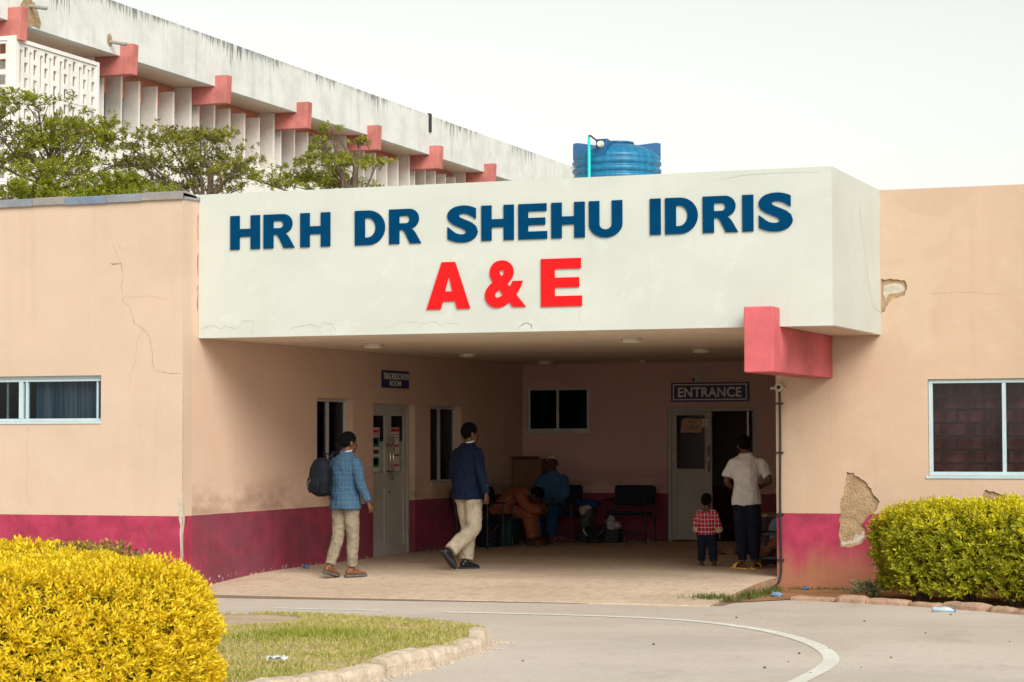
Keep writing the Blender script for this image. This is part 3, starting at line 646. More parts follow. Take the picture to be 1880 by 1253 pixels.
# double door in the side wall
xd = XS-.10
fr = MB(); fr.box(xd-.06, xd+.012, 27.731, 27.79, -.02, 2.061); fr.box(xd-.06, xd+.012, 29.095, 29.154, -.02, 2.061); fr.box(xd-.06, xd+.012, 27.79, 29.095, 2.0, 2.061)
DD = fr.build('double_door', M['door_grey'], HB, bevel=.003); DD['label'] = 'pale grey half glazed double door in the side wall'
M['poster_paper'] = mat('poster_paper', (.62, .58, .56), .7, .08, 10, 0, coord='World')
M['poster_red'] = mat('poster_red', (.50, .03, .07), .7, .1, 10, 0, coord='World')
M['poster_green'] = mat('poster_green', (.02, .22, .08), .7, .1, 10, 0, coord='World')
M['poster_dark'] = mat('poster_dark', (.06, .03, .03), .7, .1, 10, 0, coord='World')
for a, b in ((27.792, 28.442), (28.446, 29.093)):
    g0, g1, st = a+.11, b-.11, .0
    lf = MB(); lf.box(xd-.042, xd, a, a+.11, .0, 2.0); lf.box(xd-.042, xd, b-.11, b, .0, 2.0); lf.box(xd-.042, xd, a+.11, b-.11, 1.90, 2.0)
    lf.box(xd-.042, xd, a+.11, b-.11, .0, .14); lf.box(xd-.042, xd, a+.11, b-.11, .92, 1.12)
    L = lf.build('door_leaf', M['door_grey'], DD, bevel=.003)
    MB().box(xd-.030, xd-.014, a+.11, b-.11, .14, .92).build('panel', M['door_grey'], DD, bevel=.003)
    MB().box(xd-.026, xd-.020, a+.11, b-.11, 1.12, 1.55).build('pane', M['frosted'], DD)
    MB().box(xd-.026, xd-.020, a+.11, b-.11, 1.5502, 1.90).build('pane', M['glass_dark'], DD)
for yy, nm in ((28.40, 0), (28.50, 1)):
    if nm: 
        hd = MB().tube([(xd+.055, yy, 1.02), (xd+.055, yy, 1.62)], .014, 10).build('pull_handle', M['steel'], DD, smooth=True)
        MB().tube([(xd, yy, 1.14), (xd+.055, yy, 1.14)], .009).tube([(xd, yy, 1.50), (xd+.055, yy, 1.50)], .009).build('handle_post', M['black_metal'], DD)
    else:
        MB().tube([(xd+.055, yy, 1.02), (xd+.055, yy, 1.62)], .012, 10).build('pull_handle', M['steel'], DD, smooth=True)
        MB().tube([(xd, yy, 1.14), (xd+.055, yy, 1.14)], .009).tube([(xd, yy, 1.50), (xd+.055, yy, 1.50)], .009).build('handle_post', M['black_metal'], DD)
MB().tube([(xd, 28.47, .86), (xd+.012, 28.47, .86)], .016).build('lock', M['black_metal'], DD)
# entrance door in the back wall: closed left leaf, right leaf swung inwards
fr = MB(); fr.box(-10.059, -10.0, YB+.02, YB+.10, -.02, 2.051); fr.box(-8.68, -8.621, YB+.02, YB+.10, -.02, 2.051); fr.box(-10.0, -8.68, YB+.02, YB+.10, 1.99, 2.051)
ED = fr.build('entrance_door', M['door_grey'], HB, bevel=.003); ED['label'] = 'half glazed grey entrance door, one leaf standing open'
yd = YB+.035
lf = MB(); lf.box(-9.998, -9.92, yd, yd+.042, .02, 1.988); lf.box(-9.47, -9.36, yd, yd+.042, .02, 1.988); lf.box(-9.92, -9.47, yd, yd+.042, 1.93, 1.988)
lf.box(-9.92, -9.47, yd, yd+.042, .02, .06); lf.box(-9.92, -9.47, yd, yd+.042, .98, 1.11)
lf.build('door_leaf', M['door_grey'], ED, bevel=.003)
MB().box(-9.92, -9.47, yd+.012, yd+.03, .06, .98).build('panel', M['door_grey'], ED, bevel=.002)
MB().box(-9.92, -9.47, yd+.018, yd+.024, 1.11, 1.93).build('pane', M['glass_dark'], ED)
MB().box(-9.90, -9.60, yd+.05, yd+.06, 1.10, 1.92).build('pane_film', M['frosted'], ED)
MB().tube([(-9.40, yd-.05, 1.06), (-9.40, yd-.05, 1.46)], .013, 10).tube([(-9.40, yd, 1.12), (-9.40, yd-.05, 1.12)], .009).tube([(-9.40, yd, 1.40), (-9.40, yd-.05, 1.40)], .009).build('pull_handle', M['steel'], ED, smooth=True)
lf = MB(); y2 = YB+.11
lf.box(-8.74, -8.70, y2, y2+.11, .02, 1.985); lf.box(-8.74, -8.70, y2+.53, y2+.64, .02, 1.985); lf.box(-8.74, -8.70, y2+.11, y2+.53, 1.87, 1.985); lf.box(-8.74, -8.70, y2+.11, y2+.53, .02, 1.1)
lf.build('door_leaf', M['door_grey'], ED, bevel=.003)
MB().box(-8.722, -8.718, y2+.11, y2+.53, 1.1, 1.87).build('pane', M['glass_dark'], ED)
MB().box(-8.80, -8.78, YB+.03, YB+.06, 1.45, 1.988).build('door_stop', M['alu'], ED)
# --------------------------------------------------- ceiling lamps (unlit)
M['lamp'] = mat('lamp_cover', (.66, .60, .47), .5, .06, 5, 0, coord='World')
pos = ['front left under the porch ceiling', 'middle left under the porch ceiling', 'rear left under the porch ceiling', 'front right under the porch ceiling', 'middle right under the porch ceiling']
for (x, y), s in zip([(-11.28, 25.17), (-11.38, 28.5), (-11.47, 31.87), (-7.89, 24.88), (-8.05, 28.37)], pos):
    e = tag(empty('ceiling_lamp', (x, y, ZC-.007)), 'unlit round cream ceiling lamp, '+s, 'lamp', 'round lamps under the porch ceiling')
    MB().lathe([(.125, 0), (.13, -.012), (.128, -.02)], (0, 0, 0), 28).build('base', M['alu'], e, smooth=False, world=False)
    MB().lathe([(.115, -.0201), (.118, -.035), (.10, -.05), (.05, -.056), (.004, -.057)], (0, 0, 0), 28).build('diffuser', M['lamp'], e, smooth=True, world=False)
e = tag(empty('ceiling_sensor', (-10.07, 32.27, ZC-.007)), 'tiny white round fitting on the porch ceiling near the back wall', 'sensor')
MB().lathe([(.04, 0), (.04, -.02), (.02, -.04), (.004, -.045)], (0, 0, 0), 16).build('housing', M['sign_white'], e, smooth=True, world=False)
# --------------------------------------------------- signs
es = tag(empty('entrance_sign', (-9.37, YB, 2.14)), 'blue ENTRANCE sign with white border above the open door', 'sign')
MB().box(-9.985, -8.752, YB-.03, YB-.002, 2.137, 2.430).build('board', M['sign_blue'], es, bevel=.003)
link_mesh('border', curve_solid('border', [rect(-9.955, -8.782, 2.160, 2.407), rect(-9.935, -8.802, 2.178, 2.389)], .003, mapYn(YB-.0302)), M['sign_white'], es, world=True)
link_mesh('lettering', text_mesh('ENTRANCE', (-9.875, -8.87, 2.205, 2.36), .003, mapYn(YB-.0302), .025, spacing=1.05), M['sign_white'], es, world=True)
ts = tag(empty('triage_sign', (XS, 28.45, 2.28)), 'small blue TRIAGE RESUSCITATION ROOM sign above the double door', 'sign')
MB().box(XS+.001, XS+.018, 27.995, 28.905, 2.279, 2.515).build('board', M['sign_blue'], ts, bevel=.002)
mt_ = lambda p: (XS+.0182+p[2], p[0], p[1])
link_mesh('lettering', text_mesh('TRIAGE RESUSCITATION', (28.03, 28.885, 2.395, 2.482), .002, mt_, .01), M['sign_white'], ts, world=True)
link_mesh('lettering', text_mesh('ROOM', (28.24, 28.62, 2.305, 2.378), .002, mt_, .012), M['sign_white'], ts, world=True)
sp = tag(empty('junction_box', (-9.55, YB, 2.46)), 'small white wall box with dark lens above the ENTRANCE sign', 'junction box')
MB().box(-9.60, -9.51, YB-.04, YB-.002, 2.45, 2.53).build('housing', M['alu_white'], sp, bevel=.006)
MB().ell((-9.625, YB-.03, 2.475), (.022, .022, .022)).build('lens', M['black_metal'], sp, smooth=True)
MB().box(-9.558, -9.548, YB-.008, YB-.001, 2.53, ZC-.008).build('cable_trunking', M['alu_white'], sp)
# posters on the double door panes, notices on the entrance door
def poster(y0, y1, z0, z1, blocks, label):
    e = tag(empty('poster', (xd-.019, (y0+y1)/2, z0)), label, 'poster')
    MB().box(xd-.0198, xd-.0180, y0, y1, z0, z1).build('sheet', M['poster_paper'], e)
    for mt, a, b, c, d in blocks:
        MB().box(xd-.0179, xd-.0168, y0+a*(y1-y0), y0+b*(y1-y0), z0+c*(z1-z0), z0+d*(z1-z0)).build('printed_block', M[mt], e)
    return e
poster(27.905, 28.20, 1.14, 1.74, [('poster_red', .05, .95, .88, .96), ('poster_red', .05, .95, .82, .85), ('poster_green', .05, .95, .56, .79), ('poster_paper', .3, .8, .62, .75), ('poster_dark', .2, .9, .40, .50), ('poster_green', .05, .95, .10, .34), ('poster_paper', .25, .8, .16, .30)], 'poster with green picture boxes on the left door pane')
poster(28.56, 28.87, 1.14, 1.74, [('poster_red', .02, .98, .90, .98), ('poster_dark', .05, .95, .83, .845), ('poster_red', .1, .9, .77, .79), ('poster_red', .02, .98, .56, .61), ('poster_red', .02, .98, .34, .39), ('poster_red', .02, .98, .11, .16)], 'poster with red heading bars on the right door pane')
e = tag(empty('notice', (-9.66, yd, 1.66)), 'torn buff paper notice taped to the entrance door glass', 'notice')
M['buff'] = mat('buff_paper', (.48, .30, .20), .8, .12, 12, 0, coord='World')
nl = [(-9.86, 1.665), (-9.78, 1.66), (-9.70, 1.672), (-9.60, 1.655), (-9.53, 1.675), (-9.52, 1.72), (-9.53, 1.88), (-9.60, 1.872), (-9.70, 1.885), (-9.82, 1.88), (-9.85, 1.80)]
link_mesh('sheet', curve_solid('sheet', [rough_loop(nl, .004, 3, 3)], .002, mapYn(yd+.015)), M['buff'], e, world=True)
for zz, a, b in ((1.83, -9.74, -9.60), (1.785, -9.71, -9.66), (1.755, -9.76, -9.57), (1.725, -9.76, -9.58)): MB().box(a, b, yd+.0115, yd+.0128, zz-.005, zz+.005).build('printed_line', M['poster_dark'], e)
e = tag(empty('notice', (-9.47, yd, 1.75)), 'small white paper notice beside the buff one', 'notice')
MB().box(-9.515, -9.42, yd-.0025, yd-.0008, 1.745, 1.87).build('sheet', M['sign_white'], e)
for k in range(3): MB().box(-9.505, -9.43, yd-.0035, yd-.0026, 1.77+k*.03, 1.777+k*.03).build('printed_line', M['poster_dark'], e)
# --------------------------------------------------- conduit at the porch's right corner
cp = tag(empty('conduit_pipe', (-6.26, YR, -.1)), 'black conduit running down the right corner of the porch with a tap head', 'pipe')
pts = [(-6.262, YR-.025, 2.13), (-6.255, YR-.025, 1.6), (-6.262, YR-.025, .9), (-6.255, YR-.025, .2), (-6.262, YR-.03, .02), (-6.275, YR-.09, -.06), (-6.265, YR-.4, -.095), (-6.20, 24.3, -.105), (-6.27, 23.9, -.105), (-6.33, 23.5, -.11)]
MB().tube(smooth_path(pts, 4), .013, 8).build('pipe', M['black_metal'], cp, smooth=True)
for zz in (1.98, 1.42, .72, .2): MB().box(-6.30, -6.222, YR-.042, YR-.001, zz-.01, zz+.01).build('clip', M['black_metal'], cp, bevel=.003)
M['old_white'] = mat('old_plastic', (.50, .43, .33), .6, .2, 9, 0, coord='World')
MB().tube([(-6.262, YR-.06, 2.165), (-6.262, YR-.001, 2.165)], [.048, .05], 14).build('box_head', M['old_white'], cp, smooth=False)
MB().tube([(-6.262, YR-.062, 2.165), (-6.262, YR-.075, 2.165)], [.025, .02], 10).build('dark_centre', M['black_metal'], cp)
MB().tube([(-6.31, YR-.035, 2.16), (-6.365, YR-.04, 2.155)], .014).tube([(-6.215, YR-.035, 2.16), (-6.19, YR-.035, 2.15)], .012).build('arm', M['old_white'], cp)

# ================================================================== blue tank on the porch roof
WT = tag(empty('water_tank', (-9.56, 29.5, 4.1)), 'blue ribbed plastic water tank on the porch roof', 'water tank')
def tank_mat():
    t = NT('tank_plastic'); p = t.coord('Object'); s = t.noise(t.scalec(p, (16, 16, 1.2)), 1, 4, .6)
    c = t.mix(t.ramp(s, .35, .7), (.006, .125, .26), (.014, .185, .34))
    return t.fin(c, .35, 0, .4)
M['tank'] = tank_mat(); M['tank_dark'] = mat('tank_dark_plastic', (.006, .085, .22), .35, .15, 6, 0)
prof = [(.55, 0)]
for k in range(12):
    z = .05+k*.104; prof += [(.580, z), (.585, z+.01), (.604, z+.024), (.612, z+.04), (.612, z+.062), (.604, z+.078), (.585, z+.092)]
prof += [(.60, 1.30), (.59, 1.345), (.50, 1.42), (.36, 1.482), (.23, 1.51), (.22, 1.52)]
MB().lathe(prof, (0, 0, 0), 56).build('body', M['tank'], WT, smooth=True, world=False)
MB().lathe([(.235, 1.505), (.24, 1.53), (.235, 1.545), (.10, 1.56), (.01, 1.562)], (0, 0, 0), 32).build('lid', M['tank_dark'], WT, smooth=True, world=False)
for a in (20, 110, 201, -93):
    c, s = math.cos(R(a)), math.sin(R(a)); tv = Vector((-s, c, 0)); rv = Vector((c, s, 0))
    poly = [rv*.60+Vector((0, 0, 1.30)), rv*.60+Vector((0, 0, 1.525)), rv*.54+Vector((0, 0, 1.535)), rv*.26+Vector((0, 0, 1.50)), rv*.40+Vector((0, 0, 1.44)), rv*.55+Vector((0, 0, 1.35))]
    MB().prism([q-tv*.075 for q in poly], tv*.15).build('lug', M['tank_dark'], WT, bevel=.008, world=False)
M['turq'] = mat('turquoise_pipe', (.03, .55, .52), .4, .08, 5, 0)
MB().tube([(-.19, -.625, -.0), (-.19, -.625, 1.55)], .021, 10).build('riser_pipe', M['turq'], WT, smooth=True, world=False)
MB().tube([(-.19, -.625, 1.55), (-.19, -.625, 1.575), (-.17, -.625, 1.575), (-.04, -.64, 1.47)], .012, 8).build('inlet_pipe', M['black_metal'], WT, smooth=True, world=False)
MB().tube([(-.03, -.60, 1.455), (-.03, -.67, 1.455)], [.047, .035], 14).build('inlet_cap', M['lamp'], WT, world=False)
# ================================================================== the long block behind
BB = tag(empty('ward_block', (-27, 44, 0)), 'long weathered white ward block with pink beam ends and rows of concrete fins', 'building')
BB.rotation_euler = (-.008, 0, 0)        # the block steps down slightly along its length
def bb(mb, name, mt, parent=None, bevel=0):
    o = mb.build(name, mt, None, bevel=bevel)
    if parent is None or parent is BB:
        o.parent = BB; o.location = (27, -44, 0)
    else: o.parent = parent
    return o
xb, ye = -26.0, 112.0
bb(MB().box(xb-.22, xb, 38.2, 62.02, 10.17, 11.36), 'roof_fascia', M['stained'])
bb(MB().box(xb-.22, xb, 62.03, ye, 10.17, 11.35), 'roof_fascia', M['stained'])
bb(MB().box(xb-.05, xb+.04, 61.95, 62.11, 10.85, 11.40), 'joint_cover', M['black_metal'])
bb(MB().box(-40, xb-.221, 38.2, ye, 10.175, 10.6), 'roof', M['ceiling'])
bb(MB().box(-40, xb-1.05, 38.3, ye, 9.5, 10.17), 'upper_wall', M['salmon'])
bb(MB().box(-40, xb-1.12, 38.3, ye, 8.2, 9.5), 'window_wall', M['dark_room'])
bb(MB().box(-40, xb-.50, 38.25, ye, -.2, 8.60), 'lower_wall', M['white_conc'])
M['teal_glass'] = mat('teal_glazing', (.05, .12, .16), .12, .2, 2, 0, coord='World', spec=.6)
fin_me = MB().box(-.40, 0, 0, .075, 8.601, 9.93).mesh('fin', True); fin_me.materials.append(M['fin_conc'])
edge_me = MB().box(0.0005, .012, 0.004, .071, 8.605, 9.926).mesh('lit_fin_edge', True); edge_me.materials.append(M['white_conc'])  # whiter strip paints sunlight onto the exposed edge of each fin
col_me = MB().box(-.42, .03, 0, .10, 8.601, 10.169).mesh('column', True); col_me.materials.append(M['fin_conc'])
cole_me = MB().box(.0305, .042, .004, .096, 8.605, 10.16).mesh('lit_fin_edge', True); cole_me.materials.append(M['white_conc'])  # same painted-in sunlight along the column edge
beam_me = MB().prism([(-.66, 0, 9.75), (.30, 0, 9.75), (.335, 0, 10.43), (0.002, 0, 10.43), (0.002, 0, 10.168), (-.66, 0, 10.168)], (0, .25, 0)).mesh('beam', True); beam_me.materials.append(M['pink'])
lint_me = MB().box(-.02, .12, 0, .50, 9.52, 9.92).mesh('lintel', True); lint_me.materials.append(M['salmon'])
pane_me = MB().box(0, .02, 0, .70, 8.62, 9.52).mesh('window', True); pane_me.materials.append(M['teal_glass'])
pf_me = MB().box(.0205, .045, .0, .05, 8.62, 9.52).mesh('frame', True); pf_me.materials.append(M['alu_white'])
def put(me, name, x, y, parent=None):
    o = bpy.data.objects.new(name, me); COL.objects.link(o)
    if parent: o.parent = parent; o.location = (x, y, 0)
    else: o.parent = BB; o.location = (x+27, y-44, 0)
    return o
for b in range(15):
    yb = 39.56+4.49*b
    o = put(beam_me, 'beam', xb, yb)
    if b == 5: o.scale = (1, 1.25, 1); o.location.z = 0
    if b == 0: continue
    put(cole_me, 'lit_fin_edge', 0, 0, put(col_me, 'column', xb-.65, yb-.14))
    for k in range(5):
        yf = yb+.28+k*.81
        put(edge_me, 'lit_fin_edge', 0, 0, put(fin_me, 'fin', xb-.62, yf))
        put(lint_me, 'lintel', xb-1.03, yf+.20)
        if b < 11: put(pf_me, 'frame', 0, 0, put(pane_me, 'window', xb-1.115, yf+.09))
# two spouts through the fascia
M['zinc'] = mat('zinc_spout', (.36, .36, .34), .5, .2, 8, 0, metal=.4, coord='World')
for yy, zz in ((40.35, 10.62), (43.6, 10.42)):
    sp_ = bb(MB().tube([(xb-.05, yy, zz), (xb+.42, yy+.02, zz-.09)], .038, 12), 'rain_spout', M['zinc'])
    bb(MB().ell((xb-.001, yy, zz+.03), (.02, .12, .15), 10, 6), 'wet_patch', M['render'])
rl = [(39.9, 10.28), (40.15, 10.75), (40.3, 10.85), (40.55, 10.7), (40.8, 10.35), (40.75, 10.2), (40.4, 10.19), (40.0, 10.19)]
o = link_mesh('broken_plaster', curve_solid('broken_plaster', [rough_loop(rl, .03, 3, 9)], .012, mapXn(xb+.001)), M['render'], None); o.parent = BB; o.location = (27, -44, 0)
# pierced concrete screen of the stair tower
holes = []
holes.append(rect(.06, .22, .14, .86)); holes.append(rect(.56, .70, .14, .86))
for cx in (.30, .78):
    for a, b in ((.06, .28), (.39, .61), (.72, .94)): holes.append(rect(cx, cx+.19, a, b))
def blk(name, w, h, mapf): 
    return curve_solid(name, [rect(.006, w-.006, .006, h-.006)]+[[(.04*w+p[0]*w*.94, p[1]*h) for p in lp] for lp in holes], .06, mapf)
bw_, bh_ = .765, .97
blkX = blk('screen_block', bw_, bh_, lambda p: (-p[2], p[0], p[1])); blkX.materials.append(M['white_conc'])
blkY = blk('screen_block', bw_, bh_, lambda p: (p[0], p[2], p[1])); blkY.materials.append(M['white_conc'])
SX, SY = -25.80, 39.56
scr = bb(MB().box(SX-.19, SX+.02, SY-.02, SY+.10, 3.0, 9.84).box(SX-.19, SX+.02, SY+.10+4*bw_, SY+.2+4*bw_, 3.0, 9.80).box(SX-.19, SX+.02, SY+.10, SY+.10+4*bw_, 9.72, 9.80).box(SX-2.3, SX-2.2, SY-.02, SY+.17, 3, 9.84).box(SX-2.2, SX-.19, SY-.02, SY+.17, 9.75, 9.84), 'stair_screen', M['white_conc'])
for r in range(6):
    for c in range(4):
        o = bpy.data.objects.new('screen_block', blkX); COL.objects.link(o); o.parent = scr; o.location = (SX-.01, SY+.10+c*bw_, 9.72-(r+1)*bh_)
    for c in range(2):
        o = bpy.data.objects.new('screen_block', blkY); COL.objects.link(o); o.parent = scr; o.location = (SX-.19-(c+1)*bw_*1.3, SY+.0, 9.75-(r+1)*bh_); o.scale = (1.3, 1, 1)
bb(MB().box(SX-2.2, SX-1.2, SY+.9, SY+3.2, 3, 9.6), 'stair_core', M['fin_conc'])
# ================================================================== vegetation
def leaf_mat(name, cols, rough=.5, trans=.3):
    t = NT(name); r = t.island(); cr = t.n('ValToRGB'); cr.color_ramp.interpolation = 'LINEAR'
    el = cr.color_ramp.elements
    while len(el) < len(cols): el.new(.5)
    for i, c in enumerate(cols): el[i].position = i/(len(cols)-1); el[i].color = (*c, 1)
    t.t.links.new(r, cr.inputs[0]); col = cr.outputs[0]
    t.fin(col, rough, 0, .35)
    tl = t.n('BsdfTranslucent'); t.t.links.new(col, tl.inputs[0]); mx = t.n('MixShader'); mx.inputs[0].default_value = trans
    t.t.links.new(t.b.outputs[0], mx.inputs[1]); t.t.links.new(tl.outputs[0], mx.inputs[2]); t.t.links.new(mx.outputs[0], t.out.inputs[0])
    return t.m
M['leaf_gold'] = leaf_mat('golden_leaf', [(.80, .56, .010), (.88, .68, .018), (.82, .63, .018), (.60, .47, .02), (.90, .72, .04)])
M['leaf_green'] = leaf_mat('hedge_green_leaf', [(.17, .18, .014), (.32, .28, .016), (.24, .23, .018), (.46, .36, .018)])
M['leaf_lime'] = leaf_mat('lime_leaf', [(.22, .26, .014), (.42, .41, .016), (.30, .33, .018), (.58, .54, .018)])
M['leaf_red'] = leaf_mat('red_tipped_leaf', [(.18, .22, .05), (.46, .17, .06), (.28, .28, .07), (.55, .36, .09), (.12, .17, .05)])
M['leaf_tree'] = leaf_mat('tree_leaf', [(.11, .155, .014), (.21, .24, .02), (.33, .32, .024), (.15, .20, .018), (.44, .38, .045)])
M['leaf_tree2'] = leaf_mat('tree_leaf_olive', [(.13, .16, .02), (.25, .235, .03), (.34, .29, .036), (.18, .20, .026), (.10, .135, .018)])
M['leaf_bush'] = leaf_mat('bush_leaf', [(.11, .155, .010), (.24, .27, .014), (.17, .21, .014), (.33, .33, .02)])
M['bark'] = mat('bark', (.12, .085, .06), .9, .3, 8, .5, 30)
M['twig'] = mat('twig_bark', (.16, .105, .065), .9, .3, 8, .3, 30)
def unit(a): return a/np.maximum(np.linalg.norm(a, axis=-1, keepdims=True), 1e-9)
def leaves(P, D, Nn, L, W):
    D = unit(D); S = unit(np.cross(D, Nn)); Nn = np.cross(S, D)
    L = L[:, None]; W = W[:, None]
    a = P; m = P+D*L*.45+Nn*W*.18
    v = np.stack([a, m+S*W*.5, P+D*L-Nn*L*.10, m-S*W*.5], 1).reshape(-1, 3)
    i = np.arange(len(P))*4
    f = np.concatenate([np.stack([i, i+1, i+2], 1), np.stack([i, i+2, i+3], 1)])
    return v, f
def sprigs(C, A, n, L, W, spread=.9, stem=.06):
    """n leaves round each axis A at each centre C"""
    N = len(C); A = unit(A+1e-6); ref = unit(RNG.normal(size=(N, 3))); U = unit(np.cross(A, ref)); Vv = np.cross(A, U)
    Ps, Ds, Ns, Ls, Ws = [], [], [], [], []
    for k in range(n):
        t = k/max(n-1, 1); ph = 2.4*k+RNG.uniform(-.4, .4, N)
        rad = np.cos(ph)[:, None]*U+np.sin(ph)[:, None]*Vv
        sp = spread*(1.15-.75*t)+RNG.uniform(-.2, .2, N)
        d = A*np.cos(sp)[:, None]+rad*np.sin(sp)[:, None]
        Ps.append(C+A*(stem*(t-.5))+RNG.normal(size=(N, 3))*.004); Ds.append(d); Ns.append(unit(A-rad*.3+RNG.normal(size=(N, 3))*.25))
        s = RNG.uniform(.7, 1.15, N)*(1.05-.3*t); Ls.append(L*s); Ws.append(W*s)
    return leaves(np.concatenate(Ps), np.concatenate(Ds), np.concatenate(Ns), np.concatenate(Ls), np.concatenate(Ws))
def fol(name, vf, mt, parent):
    o = link_mesh(name, arr_mesh(name, *vf), mt, parent)
    if parent: o.location = -Vector(parent.location)
    return o
def nz(P, f, s=0.): return np.array([noise.noise((p[0]*f+s, p[1]*f, p[2]*f)) for p in P])
def hedge(name, label, inside, bbox, z0, ztop, spacing, round_r, bump, goldfn, Ls, matsel, seed=0):
    """inside(x,y) -> signed distance inside the footprint (positive inside); vectorised"""
    x0, x1, y0, y1 = bbox
    root = tag(empty(name, ((x0+x1)/2, (y0+y1)/2, z0)), label, 'hedge')
    # points on a bumpy rounded shell: shoot candidates through the volume, keep those near the surface
    vol = (x1-x0)*(y1-y0)*(ztop-z0+.1)
    def shell(n, dlo, dhi):
        P = np.stack([RNG.uniform(x0, x1, n), RNG.uniform(y0, y1, n), RNG.uniform(z0, ztop+bump, n)], 1)
        e = 1e-3; s = inside(P[:, 0], P[:, 1])
        P = P[s > -.12]; s = s[s > -.12]
        gx = (inside(P[:, 0]+e, P[:, 1])-s)/e; gy = (inside(P[:, 0], P[:, 1]+e)-s)/e
        zt = ztop-P[:, 2]
        a, b = np.maximum(round_r-s, 0), np.maximum(round_r-zt, 0)
        d = np.where((a > 0) & (b > 0), round_r-np.hypot(a, b), np.minimum(s, zt))
        bm = bump*(nz(P, 2.3, seed)+.6*nz(P, 6.1, seed+9)); d = d+bm
        nrm = np.stack([-gx*a, -gy*a, b], 1); flat = (a == 0) & (b == 0)
        nrm[flat] = np.where((s < zt)[flat][:, None], np.stack([-gx, -gy, 0*gx], 1)[flat], np.array([0, 0, 1.]))
        k = (d > dlo) & (d < dhi)
        return P[k], unit(nrm[k]), d[k]
    return root, shell
# ---- golden hedge at the left, close to the viewer
def inL(x, y):
    u, v = (x+8.02)/1.40, (y-12.0)/1.42; r = np.sqrt(u*u+v*v)+1e-6; return (1-r)*1.40
HL, shell = hedge('golden_hedge', 'bright golden yellow clipped hedge filling the lower left corner', inL, (-9.6, -6.4, 10.4, 13.6), -.05, .785, .05, .40, .09, None, .05, None, 1)
P, Nn, d = shell(200000, -.04, .05)
A = unit(Nn*.8+np.array([0, 0, .75])+RNG.normal(size=P.shape)*.38)
keep = RNG.uniform(size=len(P)) < min(1, 13500/len(P)); P1, A1 = P[keep], A[keep]
fol('new_growth', sprigs(P1, A1, 9, .046, .0185, 1.0, .07), M['leaf_gold'], HL)
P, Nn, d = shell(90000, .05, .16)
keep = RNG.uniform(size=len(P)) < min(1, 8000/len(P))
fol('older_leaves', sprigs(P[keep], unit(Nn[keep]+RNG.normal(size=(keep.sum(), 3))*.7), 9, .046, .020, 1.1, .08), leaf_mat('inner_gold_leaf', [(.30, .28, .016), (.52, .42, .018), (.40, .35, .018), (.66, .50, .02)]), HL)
mb = MB()
for k in range(60):
    a = RNG.uniform(0, 6.28); r0 = RNG.uniform(.2, .8); x, y = -7.95+1.2*r0*math.cos(a), 12.05+1.2*r0*math.sin(a)
    mb.tube([(x, y, -.06), (x+RNG.uniform(-.1, .1), y+RNG.uniform(-.1, .1), .4), (x+RNG.uniform(-.25, .25), y+RNG.uniform(-.25, .25), .78)], [.016, .011, .005], 5)
mb.build('branches', M['twig'], HL)
def inL2(x, y):
    u, v = (x+10.75)/1.15, (y-15.6)/1.0; r = np.sqrt(u*u+v*v)+1e-6; return (1-r)*1.0
HL2, shell = hedge('golden_hedge', 'second golden hedge showing behind the first at the left edge', inL2, (-12, -9.5, 14.5, 16.7), -.05, .70, .05, .25, .08, None, .05, None, 3)
P, Nn, d = shell(60000, -.03, .06); A = unit(Nn*.8+np.array([0, 0, .75])+RNG.normal(size=P.shape)*.38)
keep = RNG.uniform(size=len(P)) < min(1, 2600/len(P))
fol('new_growth', sprigs(P[keep], A[keep], 10, .062, .03, 1.05, .08), M['leaf_gold'], HL2)
P, Nn, d = shell(40000, .06, .18); keep = RNG.uniform(size=len(P)) < min(1, 1500/len(P))
fol('older_leaves', sprigs(P[keep], unit(Nn[keep]+RNG.normal(size=(keep.sum(), 3))*.7), 8, .062, .03, 1.1, .08), M['leaf_green'], HL2)
# ---- clipped hedge by the right wing
hc0, hc1 = np.array([-4.62, 24.25]), np.array([-1.2, 22.75]); hd = (hc1-hc0)/np.linalg.norm(hc1-hc0); hl = np.linalg.norm(hc1-hc0)
def inR(x, y):
    px, py = x-hc0[0], y-hc0[1]; t = px*hd[0]+py*hd[1]; q = np.abs(-px*hd[1]+py*hd[0])
    tt = np.clip(t, .28, hl-.28); return .58-np.maximum(q, 0)-np.maximum(np.abs(t-tt)-.02, 0)*.9
HR, shell = hedge('green_gold_hedge', 'dense green and yellow clipped hedge in front of the right window', inR, (-5.5, -.6, 22, 25.0), -.02, .86, .05, .40, .12, None, .05, None, 5)
P, Nn, d = shell(260000, -.03, .06)
up = Nn[:, 2]
A = unit(Nn*.9+np.array([0, 0, .45])+RNG.normal(size=P.shape)*.4)
q = RNG.uniform(size=len(P)); isg = RNG.uniform(size=len(P)) < np.clip((P[:, 2]-.48)/.40, 0, 1)**1.6
thin = (P[:, 2] > .18) | (RNG.uniform(size=len(P)) < .45)
k1 = isg & (q < min(1, 2600/max(1, isg.sum()))); k2 = (~isg) & thin & (q < min(1, 5200/max(1, (~isg).sum())))
fol('golden_top', sprigs(P[k1], A[k1], 9, .058, .026, 1.05, .08), leaf_mat('lime_gold_leaf', [(.60, .55, .012), (.74, .66, .018), (.66, .58, .018), (.48, .46, .02)]), HR)
fol('side_leaves', sprigs(P[k2], A[k2], 9, .060, .028, 1.1, .08), M['leaf_lime'], HR)
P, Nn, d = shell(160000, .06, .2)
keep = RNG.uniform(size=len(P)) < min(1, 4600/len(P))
fol('older_leaves', sprigs(P[keep], unit(Nn[keep]+RNG.normal(size=(keep.sum(), 3))*.7), 8, .060, .028, 1.1, .08), M['leaf_green'], HR)
